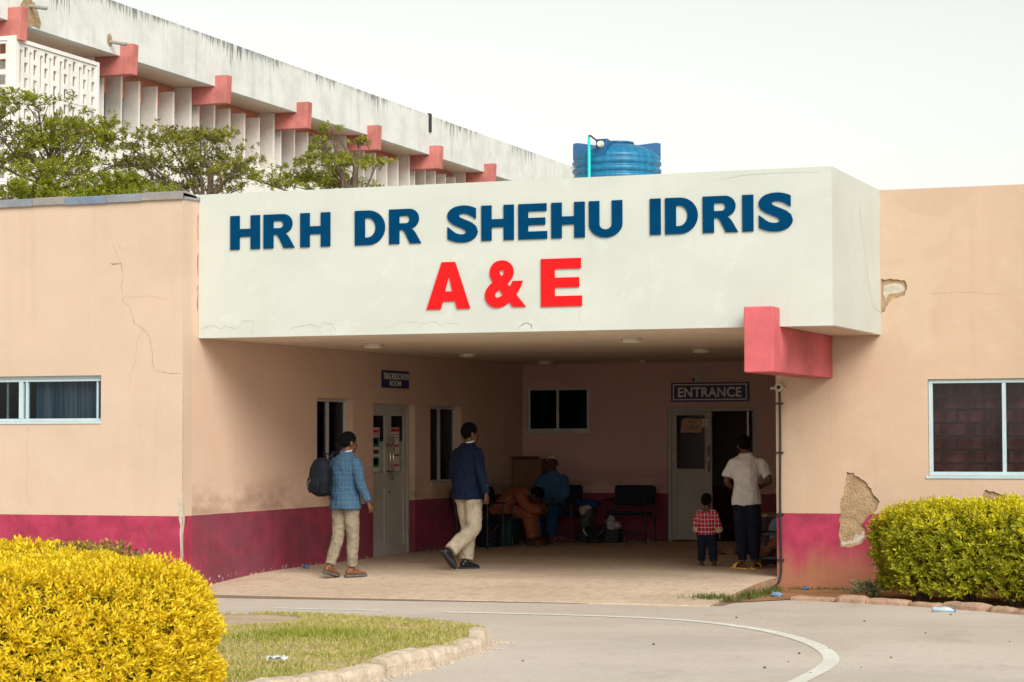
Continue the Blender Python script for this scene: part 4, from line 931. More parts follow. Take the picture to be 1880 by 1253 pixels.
for k in range(7):
    t = .25+k*.55; b = hc0+hd*t; mb = MB()
    for j in range(5):
        dx, dy = RNG.uniform(-.3, .3), RNG.uniform(-.35, .35)
        mb.tube([(b[0]+dx*.15, b[1]+dy*.15-.15, -.14), (b[0]+dx*.5, b[1]+dy*.5-.1, .25), (b[0]+dx, b[1]+dy, .72)], [.03, .02, .007], 6)
    mb.build('stem', M['bark'], HR)
# ---- red-tipped shrub behind the golden hedge
RS = tag(empty('red_shrub', (-9.0, 15.0, -.04)), 'low red and green leaved shrub just behind the golden hedge', 'shrub')
n = 900; u = unit(RNG.normal(size=(n, 3))); u[:, 2] = np.abs(u[:, 2]); P = np.array([-9.05, 15.0, .18])+u*np.array([.82, .6, .62])*RNG.uniform(.82, 1.04, (n, 1))
fol('foliage', sprigs(P, unit(u+[0, 0, .5]+RNG.normal(size=(n, 3))*.5), 8, .055, .028, 1.0, .06), M['leaf_red'], RS)
n = 500; u = unit(RNG.normal(size=(n, 3))); u[:, 2] = np.abs(u[:, 2]); P = np.array([-9.05, 15.0, .1])+u*np.array([.7, .5, .55])*RNG.uniform(.5, 1, (n, 1))
fol('inner_leaves', sprigs(P, unit(RNG.normal(size=(n, 3))), 8, .055, .028, 1.0, .06), M['leaf_green'], RS)
mb = MB()
for k in range(9): mb.tube([(-9.05+RNG.uniform(-.1, .1), 15+RNG.uniform(-.1, .1), -.06), (-9.05+RNG.uniform(-.5, .5), 15+RNG.uniform(-.4, .4), .6)], [.014, .005], 5)
mb.build('stems', M['twig'], RS)

# ---- layered trees between the wing and the ward block
T1 = [(-22.53, 7.74, 0.64, 0.14), (-23.29, 7.58, 0.59, 0.16), (-22.12, 7.52, 0.69, 0.18), (-23.05, 7.26, 0.82, 0.2), (-21.83, 7.1, 0.63, 0.2), (-22.47, 6.98, 1.04, 0.2), (-23.17, 6.86, 0.7, 0.18), (-21.66, 6.74, 0.57, 0.18), (-22.7, 6.59, 0.93, 0.18), (-21.89, 6.45, 0.8, 0.18), (-23.52, 7.44, 0.41, 0.12), (-23.64, 6.73, 0.59, 0.14), (-22.24, 7.27, 0.58, 0.16)]
T2 = [(-20.52, 7.36, 0.57, 0.12), (-19.95, 7.18, 0.45, 0.1), (-20.86, 7.23, 0.63, 0.15), (-20.29, 7.0, 0.85, 0.18), (-21.21, 7.09, 0.52, 0.14), (-19.61, 6.76, 0.56, 0.14), (-20.52, 6.7, 0.91, 0.18), (-21.21, 6.73, 0.46, 0.14), (-19.83, 6.57, 0.56, 0.14), (-20.63, 6.4, 0.8, 0.16), (-19.38, 6.45, 0.45, 0.12), (-19.66, 6.24, 0.39, 0.1), (-20.97, 6.26, 0.69, 0.14), (-19.21, 6.64, 0.25, 0.08)]
T3 = [(-17.52, 7.2, 0.2, 0.08), (-17.3, 7.06, 0.2, 0.06), (-18.02, 6.97, 0.24, 0.08), (-17.74, 6.68, 0.66, 0.14), (-18.18, 6.55, 0.55, 0.14), (-17.3, 6.59, 0.49, 0.12), (-16.92, 6.67, 0.28, 0.07), (-18.52, 6.41, 0.5, 0.12), (-17.74, 6.38, 0.77, 0.14), (-18.18, 6.27, 0.66, 0.1), (-18.82, 6.33, 0.28, 0.08), (-16.95, 6.2, 0.16, 0.05), (-17.63, 7.01, 0.15, 0.06)]
T0 = [(-21.89, 6.02, 0.66, 0.17), (-21.23, 6.02, 0.66, 0.17), (-20.57, 5.96, 0.65, 0.15), (-19.92, 5.96, 0.59, 0.13), (-19.28, 5.84, 0.53, 0.09), (-22.34, 5.97, 0.34, 0.17), (-20.9, 5.83, 0.98, 0.13), (-20.19, 6.13, 0.48, 0.17)]
def tree(name, label, base, pads, mt, dens=1.0, leaf=.085, ydepth=.8, seed=0, top=None):
    rr = random.Random(seed); root = tag(empty(name, base), label, 'tree')
    zmin = min(p[1] for p in pads); fork = Vector((base[0], base[1], zmin-.55)); tm = MB()
    tm.tube([base, (base[0]+.05, base[1], base[2]+(fork.z-base[2])*.5), fork, fork+Vector((.04, 0, .9)), (pads[0][0], base[1], pads[0][1]-.05)], [.13, .105, .085, .05, .012], 9)
    V0, F0, off = [], [], 0; limbs = MB()
    for (x, z, rx, rz) in pads:
        y = base[1]+rr.uniform(-ydepth, ydepth); c = np.array([x, y, z]); ry = rx*rr.uniform(.75, 1.05)
        h = rr.uniform(.25, .8); st = fork.lerp(Vector((pads[0][0], base[1], max(z-.1, fork.z))), h*.6)
        mid = st.lerp(Vector(c), .55)+Vector((rr.uniform(-.08, .08), rr.uniform(-.08, .08), -.10))
        limbs.tube([st, mid, Vector(c)-Vector((0, 0, rz*.5))], [.034, .022, .010], 6)
        for k in range(7):
            a = rr.uniform(0, 6.28); q = rr.uniform(.5, .95)
            limbs.tube([mid.lerp(Vector(c), rr.uniform(.3, 1)), Vector((x+rx*q*.6*math.cos(a), y+ry*q*.6*math.sin(a), z-rz*.3)), Vector((x+rx*q*math.cos(a), y+ry*q*math.sin(a), z+rz*.1))], [.009, .006, .003], 4)
        nc = int(7+9*rx); n = int(250*dens*(rx*ry+.06)*(1+rz))
        ca = RNG.uniform(0, 6.283, nc); cq = np.sqrt(RNG.uniform(.05, 1, nc)); cs = RNG.uniform(.16, .36, nc)
        which = RNG.integers(0, nc, n); a = ca[which]; q = cq[which]
        off_ = RNG.normal(size=(n, 3))*np.stack([cs[which]*rx*.62, cs[which]*ry*.62, np.full(n, rz*.33)], 1)
        P = c+np.stack([rx*1.08*q*np.cos(a), ry*1.08*q*np.sin(a), rz*(RNG.uniform(-.9, .9, nc)[which]*np.sqrt(np.maximum(0, 1-.6*q*q))+.1)], 1)+off_
        A = unit(np.stack([np.cos(a)*q*.6, np.sin(a)*q*.6, np.full(n, .8)], 1)+RNG.normal(size=(n, 3))*.45)
        v, f = sprigs(P, A, 7, leaf*1.0, leaf*.45, 1.15, .05); V0.append(v); F0.append(f+off); off += len(v)
    tm.build('trunk', M['bark'], root, smooth=True); limbs.build('limbs', M['bark'], root)
    fol('crown', (np.concatenate(V0), np.concatenate(F0)), mt, root)
    return root
tree('layered_tree', 'leftmost layered tree in front of the pierced white screen', (-22.7, 36.0, -.16), T1, M['leaf_tree'], 1.0, .085, .9, 1)
tree('layered_tree', 'olive layered tree between the fins and the left wing roof', (-19.9, 37.0, -.16), T2, M['leaf_tree2'], .95, .082, .9, 2)
tree('slender_tree', 'small light tree with separate tufts rising behind the HRH lettering', (-17.2, 37.5, -.16), T3, M['leaf_tree'], 1.25, .075, .6, 3)
tree('round_bush_tree', 'low bright green bushy crown just above the left wing roof', (-20.9, 34.2, -.16), [(a, b-.10, c, d) for a, b, c, d in T0], M['leaf_bush'], 3.0, .075, .35, 4)

# ---- grass on the island
def pin(poly, x, y):
    r = np.zeros(len(x), bool); n = len(poly)
    for i in range(n):
        x1, y1 = poly[i]; x2, y2 = poly[(i+1) % n]
        c = ((y1 > y) != (y2 > y)) & (x < (x2-x1)*(y-y1)/(y2-y1+1e-12)+x1); r ^= c
    return r
n = 150000; gx = RNG.uniform(-11.5, -6.6, n); gy = RNG.uniform(12.6, 19.2, n)
k = pin(isl_s, gx, gy); gx, gy = gx[k], gy[k]
G = np.stack([gx, gy, np.full(len(gx), ZI)], 1)
dn = nz(G, .9, 3)+.5*nz(G, 3.0, 7)
bare = np.hypot((gx+9.55)/.55, (gy-18.3)/.75) < 1+.5*nz(G, 2.2, 1)
k = (~bare) & (RNG.uniform(size=len(gx)) < .70+.5*dn); G, dn = G[k], dn[k]
h = RNG.uniform(.018, .05, len(G))*(1+.5*np.clip(dn, -.5, 1))
lush = np.exp(-(((G[:, 0]+8.25)/.55)**2+((G[:, 1]-16.9)/.5)**2)); h *= 1+.8*lush
D = unit(np.stack([RNG.normal(size=len(G))*.55, RNG.normal(size=len(G))*.55, np.ones(len(G))], 1))
isgreen = RNG.uniform(size=len(G)) < .36+.35*dn+.6*lush
M['grass_green'] = leaf_mat('grass_green', [(.20, .29, .03), (.34, .37, .045), (.27, .35, .04), (.44, .43, .08)], .6, .25)
M['grass_straw'] = leaf_mat('grass_straw', [(.52, .42, .17), (.62, .51, .24), (.44, .39, .13), (.56, .50, .19)], .7, .2)
for nm, kk, mt in (('green_grass', isgreen, M['grass_green']), ('dry_grass', ~isgreen, M['grass_straw'])):
    v, f = leaves(G[kk], D[kk], unit(RNG.normal(size=(kk.sum(), 3))), h[kk], np.full(kk.sum(), .006)); o = link_mesh(nm, arr_mesh(nm, v, f), mt)
    tag(o, 'short patchy green blades on the kerbed island' if nm[0] == 'g' else 'dry straw coloured blades on the kerbed island', 'grass', kind='stuff')
# ---- weeds along the slab edge and by the right wall
def weed(loc, n, hgt, rad, mt, label):
    e = tag(empty('weed_tuft', loc), label, 'weed')
    P = np.array(loc)+np.stack([RNG.normal(size=n)*rad[0], RNG.normal(size=n)*rad[1], np.zeros(n)], 1)
    D = unit(np.stack([RNG.normal(size=n)*.5, RNG.normal(size=n)*.5, np.ones(n)], 1))
    fol('blades', leaves(P, D, unit(RNG.normal(size=(n, 3))), RNG.uniform(.4, 1, n)*hgt, np.full(n, .008)), mt, e)['kind'] = 'stuff'
    return e
M['weed'] = leaf_mat('weed_green', [(.07, .11, .02), (.14, .17, .03), (.10, .14, .03), (.22, .20, .06)], .6, .25)
weed((-6.42, 23.05, ZG+.005), 460, .12, (.13, .09), M['weed'], 'thick green grass tuft at the front end of the slab edge')
weed((-6.2, 23.65, ZG+.005), 260, .12, (.05, .18), M['weed'], 'thin grass tuft halfway along the slab edge')
weed((-6.15, 24.35, ZG+.005), 220, .11, (.04, .2), M['weed'], 'small grass tuft on the slab edge nearest the wall')
o = weed((-5.7, 25.24, ZG), 260, .06, (.35, .04), M['weed'], 'sparse dry weeds along the foot of the right wall')
o.children[0]['kind'] = 'stuff'
e = tag(empty('weed_plant', (-5.0, 24.35, ZG)), 'small broad leaved weed at the left foot of the right hedge', 'weed')
n = 46; P = np.array([-5.02, 24.25, ZG])+np.stack([RNG.normal(size=n)*.13, RNG.normal(size=n)*.10, RNG.uniform(.03, .16, n)], 1)
fol('foliage', sprigs(P, unit(RNG.normal(size=(n, 3))*.4+[0, 0, 1]), 5, .06, .04, 1.2, .03), leaf_mat('pale_weed_leaf', [(.17, .24, .12), (.24, .30, .17), (.13, .19, .08)]), e)
MB().tube([(-5.02, 24.25, ZG-.02), (-5.0, 24.24, .02)], [.006, .003], 5).build('stem', M['twig'], e)
# ================================================================== people
def V3(*a): return Vector(a)
def remesh(mb, name, voxel, smooth=3, wr=None):
    """fuse overlapping closed pieces of mb into one continuous skin"""
    me = mb.mesh(name, True); o = bpy.data.objects.new(name, me); COL.objects.link(o)
    m = o.modifiers.new('r', 'REMESH'); m.mode = 'VOXEL'; m.voxel_size = voxel; m.adaptivity = 0
    if smooth:
        s = o.modifiers.new('s', 'SMOOTH'); s.factor = .5; s.iterations = smooth
    out = bpy.data.meshes.new_from_object(o.evaluated_get(bpy.context.evaluated_depsgraph_get()))
    bpy.data.objects.remove(o); bpy.data.meshes.remove(me)
    if wr:
        n = len(out.vertices); co = np.zeros(n*3); no = np.zeros(n*3)
        out.vertices.foreach_get('co', co); out.vertex_normals.foreach_get('vector', no)
        co = co.reshape(-1, 3); no = no.reshape(-1, 3); amp, fx, fz, sd = wr
        d = np.array([noise.noise((p[0]*fx+sd, p[1]*fx, p[2]*fz+.6*fz*p[0]))+.5*noise.noise((p[0]*fx*2.2, p[1]*fx*2.2+sd, p[2]*fz*2.3-p[1]*fz)) for p in co])
        co = co+no*(d*amp)[:, None]; out.vertices.foreach_set('co', co.ravel()); out.update()
    out.materials.clear(); out.name = name; return out
def loft(mb, rings, n=18):
    """rings: (centre, half-vector u, half-vector v); closed at both ends"""
    vs = []
    for c, u, v in rings:
        c, u, v = Vector(c), Vector(u), Vector(v)
        vs += [c+u*math.cos(2*math.pi*k/n)+v*math.sin(2*math.pi*k/n) for k in range(n)]
    m = len(rings); fs = [(i*n+k, i*n+(k+1) % n, (i+1)*n+(k+1) % n, (i+1)*n+k) for i in range(m-1) for k in range(n)]
    fs += [tuple(range(n))[::-1], tuple((m-1)*n+k for k in range(n))]
    mb.add(vs, fs)
def limb(mb, pts, rad, side=(1, 0, 0), n=14, flat=1.0):
    """tapered limb through pts; each bend gets a ball joint"""
    pts = [Vector(p) for p in pts]; fine = []; fr = []
    for i in range(len(pts)-1):
        k = 6
        for j in range(k):
            t = j/k; fine.append(pts[i].lerp(pts[i+1], t)); s = t*t*(3-2*t); fr.append(rad[i]+(rad[i+1]-rad[i])*s)
    fine.append(pts[-1]); fr.append(rad[-1])
    for _ in range(2):
        fine = [fine[0]]+[(fine[i-1]+fine[i]*2+fine[i+1])/4 for i in range(1, len(fine)-1)]+[fine[-1]]
    side = Vector(side); rings = []
    for i, p in enumerate(fine):
        t = (fine[min(i+1, len(fine)-1)]-fine[max(i-1, 0)]).normalized()
        u = side-t*side.dot(t)
        if u.length < .1: u = Vector((0, 1, 0))-t*t.y
        u.normalize(); v = t.cross(u); rings.append((p, u*fr[i], v*fr[i]*flat))
    loft(mb, rings, n)
def hand(mb, wrist, d, palm, thumb_side, s=1.0, curl=.6):
    """palm and five curled fingers; d: towards fingertips, palm: palm normal, thumb_side: towards the thumb"""
    d = Vector(d).normalized(); p = Vector(palm); p = (p-d*p.dot(d)).normalized(); t = d.cross(p)
    if t.dot(Vector(thumb_side)) < 0: t = -t
    w = Vector(wrist)
    loft(mb, [(w-d*.02*s, t*.024*s, p*.019*s), (w+d*.02*s, t*.031*s, p*.019*s), (w+d*.06*s, t*.041*s, p*.017*s), (w+d*.092*s, t*.040*s, p*.014*s)], 12)
    for k, (o, ln) in enumerate(((.032, .066), (.0115, .075), (-.0115, .070), (-.033, .055))):
        a = w+d*.088*s+t*o*s; rad = .0088*s; q = [a-d*.012*s, a]; dd = d+t*o*1.2; cc = curl*(1+.18*k)
        for j, f in enumerate((.42, .33, .25)):
            ang = cc*(j+.5); q.append(q[-1]+(d*math.cos(ang)+p*math.sin(ang)+t*o*1.5).normalized()*ln*f*s)
        limb(mb, q, [rad*1.05, rad, rad*.97, rad*.92, rad*.75], tuple(t), 8)
    b = w+d*.025*s+t*.026*s
    limb(mb, [b, b+(d*.6+t*.65+p*.45)*.033*s, b+(d*1.25+t*.75+p*.8)*.045*s, b+(d*1.9+t*.65+p*1.1)*.048*s], [.014*s, .012*s, .0105*s, .008*s], tuple(p), 8)
def head_rot(yaw, pitch, roll=0): return Euler((pitch, roll, yaw), 'XYZ').to_matrix()
def head(mb, c, rot, s):
    c = Vector(c); q = lambda v: c+rot @ (Vector(v)*s)
    mb.ell(q((0, -.012, .022)), (.074*s, .094*s, .095*s), 18, 12, rot)          # cranium
    mb.ell(q((0, .030, -.040)), (.056*s, .062*s, .078*s), 16, 10, rot)          # face and jaw
    mb.ell(q((0, .058, -.092)), (.028*s, .028*s, .024*s), 12, 8, rot)           # chin
    mb.ell(q((0, .072, .020)), (.052*s, .018*s, .016*s), 12, 8, rot)            # brow
    limb(mb, [q((0, .080, .008)), q((0, .095, -.018)), q((0, .103, -.036))], [.009*s, .012*s, .016*s], tuple(rot @ Vector((1, 0, 0))), 8)
    mb.ell(q((0, .086, -.062)), (.024*s, .012*s, .011*s), 12, 8, rot)           # lips
    for sx in (-1, 1): mb.ell(q((sx*.076, -.008, -.012)), (.011*s, .022*s, .034*s), 10, 8, rot @ Euler((.2, 0, sx*-.35)).to_matrix())
SKIN = mat('skin_dark', (.085, .036, .020), .45, .2, 6, .08, 90); SKIN2 = mat('skin_brown', (.105, .043, .023), .45, .2, 6, .08, 90)
HAIR = mat('black_hair', (.006, .005, .006), .95, .3, 60, .5, 220, bdist=.004, spec=.05)
EYE = mat('eye_white', (.12, .10, .09), .3, 0, 5, 0)
def hair_cap(root, c, rot, s, mt, low=-.042, fat=1.045, name='hair', front=.055):
    mb = MB(); q = lambda v: Vector(c)+rot @ (Vector(v)*s)
    mb.ell(q((0, -.016, .026)), (.074*s*fat+.004, .094*s*fat+.003, .095*s*fat+.004), 26, 18, rot)
    me = mb.mesh(name); b = bmesh.new(); b.from_mesh(me)
    for pt, nn in ((q((0, -.035, low)), rot @ Vector((0, .62, -1))), (q((0, front, .035)), rot @ Vector((0, 1, -.75)))):
        bmesh.ops.bisect_plane(b, geom=b.verts[:]+b.edges[:]+b.faces[:], plane_co=pt, plane_no=nn, clear_outer=True)
    b.to_mesh(me); b.free()
    o = link_mesh(name, me, mt, root, True); m = o.modifiers.new('thick', 'SOLIDIFY'); m.thickness = .006; m.offset = -1
    return o
def eyes(body, c, rot, s):
    for sx in (-1, 1):
        MB().ell(Vector(c)+rot @ (Vector((sx*.030, .079, -.004))*s), (.010*s, .005*s, .0055*s), 10, 8, rot).build('eye', EYE, body, True, world=False)
def shoe(root, ankle, d, up, s, mt_up, mt_sole, style='shoe', mt_skin=None):
    """d: heel to toe, up: ankle direction; ankle is the joint about .085 above the sole"""
    d = Vector(d).normalized(); up = (Vector(up)-d*Vector(up).dot(d)).normalized(); t = d.cross(up); a = Vector(ankle)-up*.085*s
    q = lambda f, z: a+d*f*s+up*z*s
    mb = MB()
    if style == 'shoe':
        loft(mb, [(q(-.078, .05), t*.020*s, up*.030*s), (q(-.06, .055), t*.036*s, up*.040*s), (q(-.01, .058), t*.038*s, up*.044*s), (q(.05, .050), t*.040*s, up*.036*s), (q(.11, .038), t*.046*s, up*.026*s), (q(.16, .032), t*.040*s, up*.019*s), (q(.188, .028), t*.018*s, up*.009*s)], 16)
        limb(mb, [q(-.012, .05), q(-.012, .105)], [.040*s, .041*s], tuple(t))
        o = link_mesh('shoe', remesh(mb, 'shoe', .007, 2), mt_up, root, True)
    sl = MB(); outl = [(-.092, .016), (-.085, .032), (-.04, .037), (.03, .036), (.10, .050), (.155, .045), (.188, .026), (.196, 0)]
    poly = [q(f, 0)+t*w*s for f, w in outl]+[q(f, 0)-t*w*s for f, w in outl[::-1][1:]]
    sl.prism(poly, up*.024*s)
    so = sl.build('sole', mt_sole, root if style != 'shoe' else o, bevel=.004, world=False)
    if style == 'slide':
        st = MB(); N = 12
        for k in range(N): 
            pass
        vs = []
        for f in (.055, .115):
            for k in range(N+1):
                an = math.pi*k/N; vs.append(q(f+.0, .012)+t*math.cos(an)*.054*s+up*math.sin(an)*(.066 if f < .1 else .05)*s)
        st.add(vs, [(k, k+1, N+1+k+1, N+1+k) for k in range(N)])
        so2 = st.build('strap', mt_up, so, True, world=False, fix=False); m = so2.modifiers.new('t', 'SOLIDIFY'); m.thickness = .008
    return so
def torso_rings(sp, prof):
    """sp: spine points low to high with (centre, side vector, front vector); prof: (t along spine, half width, half depth)"""
    rings = []
    for t, a, b in prof:
        f = t*(len(sp)-1); i = min(int(f), len(sp)-2); w = f-i
        c = sp[i][0].lerp(sp[i+1][0], w); u = sp[i][1].lerp(sp[i+1][1], w).normalized(); v = sp[i][2].lerp(sp[i+1][2], w).normalized()
        rings.append((c, u*a, v*b))
    return rings
def person(loc, rz, s, J, label, skin, top, trousers, shoes, hair=True, group=None, headyaw=0, headpitch=0, headroll=0, handset=None, vox=.0075, curl=.55):
    root = tag(empty('person', loc, rz), label, 'person')
    if group: root['group'] = group
    S = lambda p: Vector(p)*s
    rot = head_rot(headyaw, headpitch, headroll); hc = S(J['head'])
    # --- body: one continuous skin
    mb = MB(); head(mb, hc, rot, s*1.05)
    nk = S(J['neck']); limb(mb, [nk-(hc-nk)*.25, nk, hc+rot @ Vector((0, -.012, -.06))*s], [.066*s, .060*s, .056*s])
    side = (S(J['shR'])-S(J['shL'])).normalized(); hipside = (S(J['hipR'])-S(J['hipL'])).normalized()
    pel = S(J['pelvis']); ch = S(J['chest'])
    upv = (nk-pel).normalized(); fr = side.cross(upv)*-1
    if fr.dot(Vector(J.get('front', (0, 1, 0)))) < 0: fr = -fr
    fr2 = Vector(J.get('front', (0, 1, 0)))
    loft(mb, [(pel-(ch-pel).normalized()*.10*s, hipside*.10*s, fr2*.08*s), (pel, hipside*.145*s, fr2*.105*s), (pel.lerp(ch, .5), side*.13*s, fr*.095*s), (ch, side*.155*s, fr*.11*s), (ch.lerp(nk, .7), side*.14*s, fr*.085*s), (nk, side*.06*s, fr*.055*s)])
    for k in 'LR':
        limb(mb, [S(J['sh'+k]), S(J['el'+k]), S(J['wr'+k])], [.050*s, .040*s, .026*s])
        hd = J.get('hd'+k, tuple(Vector(J['wr'+k])-Vector(J['el'+k]))); pn = J.get('pn'+k, (1 if k == 'L' else -1, 0, 0)); th = J.get('th'+k, (0, 1, 0))
        hand(mb, S(J['wr'+k]), hd, pn, th, s, curl)
        limb(mb, [S(J['hip'+k]), S(J['kn'+k]), S(J['an'+k])], [.075*s, .052*s, .036*s])
        fd = Vector(J['ft'+k]).normalized(); a = S(J['an'+k]); fu = Vector(J.get('fu'+k, (0, 0, 1))); fu = (fu-fd*fu.dot(fd)).normalized(); tt = fd.cross(fu)
        loft(mb, [(a-fu*.05*s-fd*.06*s, tt*.022*s, fu*.022*s), (a-fu*.045*s, tt*.030*s, fu*.035*s), (a-fu*.052*s+fd*.09*s, tt*.036*s, fu*.022*s), (a-fu*.06*s+fd*.165*s, tt*.028*s, fu*.012*s)], 12)
    body = link_mesh('body', remesh(mb, 'body', vox*s ** .5, 2), skin, root, True); body['label'] = 'body'; del body['label']
    eyes(body, hc, rot, s*1.05)
    if hair: hair_cap(root, hc, rot, s*1.05, HAIR)
    return root, body, S, rot, hc, side, fr, hipside, fr2
def trousers_mesh(S, J, s, side, fr2, name, mt, root, r=(.105, .088, .078, .074), waist=(.155, .118), wr=(.0075, 7, 16, 1), cuff=.03, hipside=None):
    mb = MB(); pel = S(J['pelvis']); hs = hipside or side; up = (S(J['chest'])-pel).normalized()
    loft(mb, [(pel-up*.09*s, hs*.13*s, fr2*.115*s), (pel-up*.02*s, hs*(waist[0]+.008)*s, fr2*(waist[1]+.008)*s), (pel+up*.07*s, hs*waist[0]*s, fr2*waist[1]*s), (pel+up*.14*s, hs*.14*s, fr2*.105*s)])
    for k in 'LR':
        h, kn, an = S(J['hip'+k]), S(J['kn'+k]), S(J['an'+k]); e = an+(kn-an).normalized()*cuff*s
        limb(mb, [h, h.lerp(kn, .5), kn, kn.lerp(e, .5), e], [r[0]*s, (r[0]+r[1])/2*s, r[1]*s, (r[2]+.004)*s, r[3]*s], tuple(hs), 16)
    return link_mesh(name, remesh(mb, name, .0095, 4, wr), mt, root, True)
def top_mesh(S, J, s, side, fr, fr2, name, mt, root, hem=.17, prof=(.185, .165, .185, .17), arm=(.066, .060, .050), long=True, wr=(.006, 8, 11, 3), vox=.0095, shirt_end=.45, neck=.072, depth=(.135, .118, .128)):
    mb = MB(); pel = S(J['pelvis']); ch = S(J['chest']); nk = S(J['neck']); up = (ch-pel).normalized(); hs = (S(J['hipR'])-S(J['hipL'])).normalized()
    loft(mb, [(pel-up*hem*s, hs*(prof[0]+.006)*s, fr2*(depth[0]+.004)*s), (pel-up*hem*.45*s, hs*prof[0]*s, fr2*depth[0]*s), (pel.lerp(ch, .35), side*prof[1]*s, fr*depth[1]*s), (ch, side*prof[2]*s, fr*depth[2]*s),
              (ch.lerp(nk, .45), side*(prof[3]+.008)*s, fr*.112*s), (ch.lerp(nk, .74), side*(prof[3]-.03)*s, fr*.092*s), (ch.lerp(nk, .93), side*.092*s, fr*.078*s), (nk+(nk-ch)*.10, side*neck*s, fr*(neck-.004)*s)], 24)
    for k in 'LR':
        sh, el, w = S(J['sh'+k]), S(J['el'+k]), S(J['wr'+k])
        inn = sh.lerp(ch, .35)
        if long:
            limb(mb, [inn, sh, el, w-(w-el)*.04], [arm[0]*s*.95, arm[0]*s, arm[1]*s, arm[2]*s], (0, 1, 0), 14)
        else:
            e = sh.lerp(el, .78); limb(mb, [inn, sh, e], [arm[0]*s*.95, arm[0]*s, arm[1]*1.12*s], (0, 1, 0), 14)
    return link_mesh(name, remesh(mb, name, vox, 5, wr), mt, root, True)
def ring(root, c, up, r, tube, mt, name, n=26, tilt=None, flat=1):
    up = Vector(up).normalized(); a = Vector((1, 0, 0)); a = (a-up*a.dot(up)).normalized(); b = up.cross(a)
    pts = [Vector(c)+a*r*math.cos(2*math.pi*k/n)+b*r*flat*math.sin(2*math.pi*k/n) for k in range(n+1)]
    return MB().tube(pts, tube, 8).build(name, mt, root, True, world=False)
# ---- cloth materials
def cloth(name, col, var=.2, scale=9, weave=260, rough=.9):
    t = NT(name); p = t.coord('Object'); n = t.noise(p, scale, 5, .6); w = t.noise(p, weave, 2)
    fo = t.noise(t.scalec(p, (1, 1, .55)), 13, 3, .55); fo2 = t.noise(t.scalec(p, (.7, .7, 1.5)), 26, 2, .5)
    c = t.mix(t.ramp(n, .3, .7), dk(col, 1-var), tuple(q*(1+var*.6) for q in col))
    t.bump(t.math('ADD', t.math('MULTIPLY', t.math('ABSOLUTE', t.math('SUBTRACT', fo, .5)), 2.2), t.math('ADD', t.math('MULTIPLY', fo2, .5), t.math('MULTIPLY', w, .05))), .75, .03)
    return t.fin(c, rough, 0, .15)
def check_mat(name, base, line, per=.045, lw=.10, base2=None, line2=None, mx=.55):
    t = NT(name); p = t.coord('Object'); x, y, z = t.xyz(p); wob = t.math('MULTIPLY', t.math('SUBTRACT', t.noise(p, 9, 2), .5), .035); x = t.math('ADD', x, wob); z = t.math('ADD', z, wob)
    h = t.math('ADD', x, t.math('MULTIPLY', y, .6))
    def ln(c, per, w, ph=0.0):
        f = t.math('FRACT', t.math('ADD', t.math('DIVIDE', c, per), ph)); return t.math('LESS_THAN', f, w)
    n = t.noise(t.scalec(p, (1, 1, 1)), 120, 3, .7); big = t.noise(p, 5, 3)
    c = t.mix(t.ramp(n, .3, .7), base, base2 or dk(base, 1.5)); c = t.mix(t.math('MULTIPLY', t.ramp(big, .4, .7), .25), c, dk(base, .6))
    if line2:
        c = t.mix(t.math('MULTIPLY', ln(h, per, .45, .3), .55), c, line2); c = t.mix(t.math('MULTIPLY', ln(z, per, .45, .3), .55), c, line2)
    c = t.mix(t.math('MULTIPLY', ln(h, per, lw), mx), c, line); c = t.mix(t.math('MULTIPLY', ln(z, per*1.15, lw), mx), c, line)
    fo = t.noise(t.scalec(p, (1, 1, .5)), 12, 3, .55); t.bump(t.math('ADD', t.math('MULTIPLY', t.math('ABSOLUTE', t.math('SUBTRACT', fo, .5)), 2.2), t.math('MULTIPLY', n, .06)), .7, .03); return t.fin(c, .9, 0, .15)
KHAKI = cloth('khaki_cotton', (.235, .20, .145)); KHAKI2 = cloth('stone_cotton', (.47, .41, .315)); NAVY = cloth('navy_wool', (.008, .017, .045)); WHITE_SH = cloth('white_shirt', (.70, .68, .68), .06)
BLUE_CHECK = check_mat('blue_check_tweed', (.026, .072, .135), (.10, .20, .28), .05, .09, (.064, .122, .19), None, .4); RED_CHECK = check_mat('red_check_flannel', (.50, .02, .035), (.70, .60, .62), .046, .14, (.56, .03, .05), (.04, .008, .02))
BROWN_L = mat('brown_leather', (.16, .062, .026), .5, .25, 8, .2, 60); BLACK_L = mat('black_leather', (.012, .011, .016), .35, .2, 8, .1, 60); SOLE = mat('grey_sole', (.10, .10, .11), .8, .2, 9, .2, 60); SOLE_D = mat('dark_sole', (.035, .04, .05), .8, .2, 9, .2, 60)
BAG = mat('black_nylon', (.007, .009, .015), .7, .25, 8, .2, 120, spec=.15); DARK_T = cloth('dark_navy_twill', (.009, .012, .022)); TEE = cloth('grey_white_jersey', (.56, .55, .53), .10, 6); YELLOW = mat('yellow_foam', (.72, .43, .05), .7, .1, 8, .1, 60)
ORANGE = mat('orange_print', (.28, .092, .052), .9, .45, 28, .3, 200, spec=.1, bdist=.002); BLUE_SH = check_mat('blue_stripe_shirt', (.03, .085, .17), (.07, .15, .26), .03, .2); BLUE_TR = cloth('blue_trousers', (.010, .055, .13)); CAP = mat('cream_knit', (.68, .57, .39), .9, .15, 40, .6, 90); PALE_BLUE = cloth('pale_blue_cotton', (.23, .36, .52))

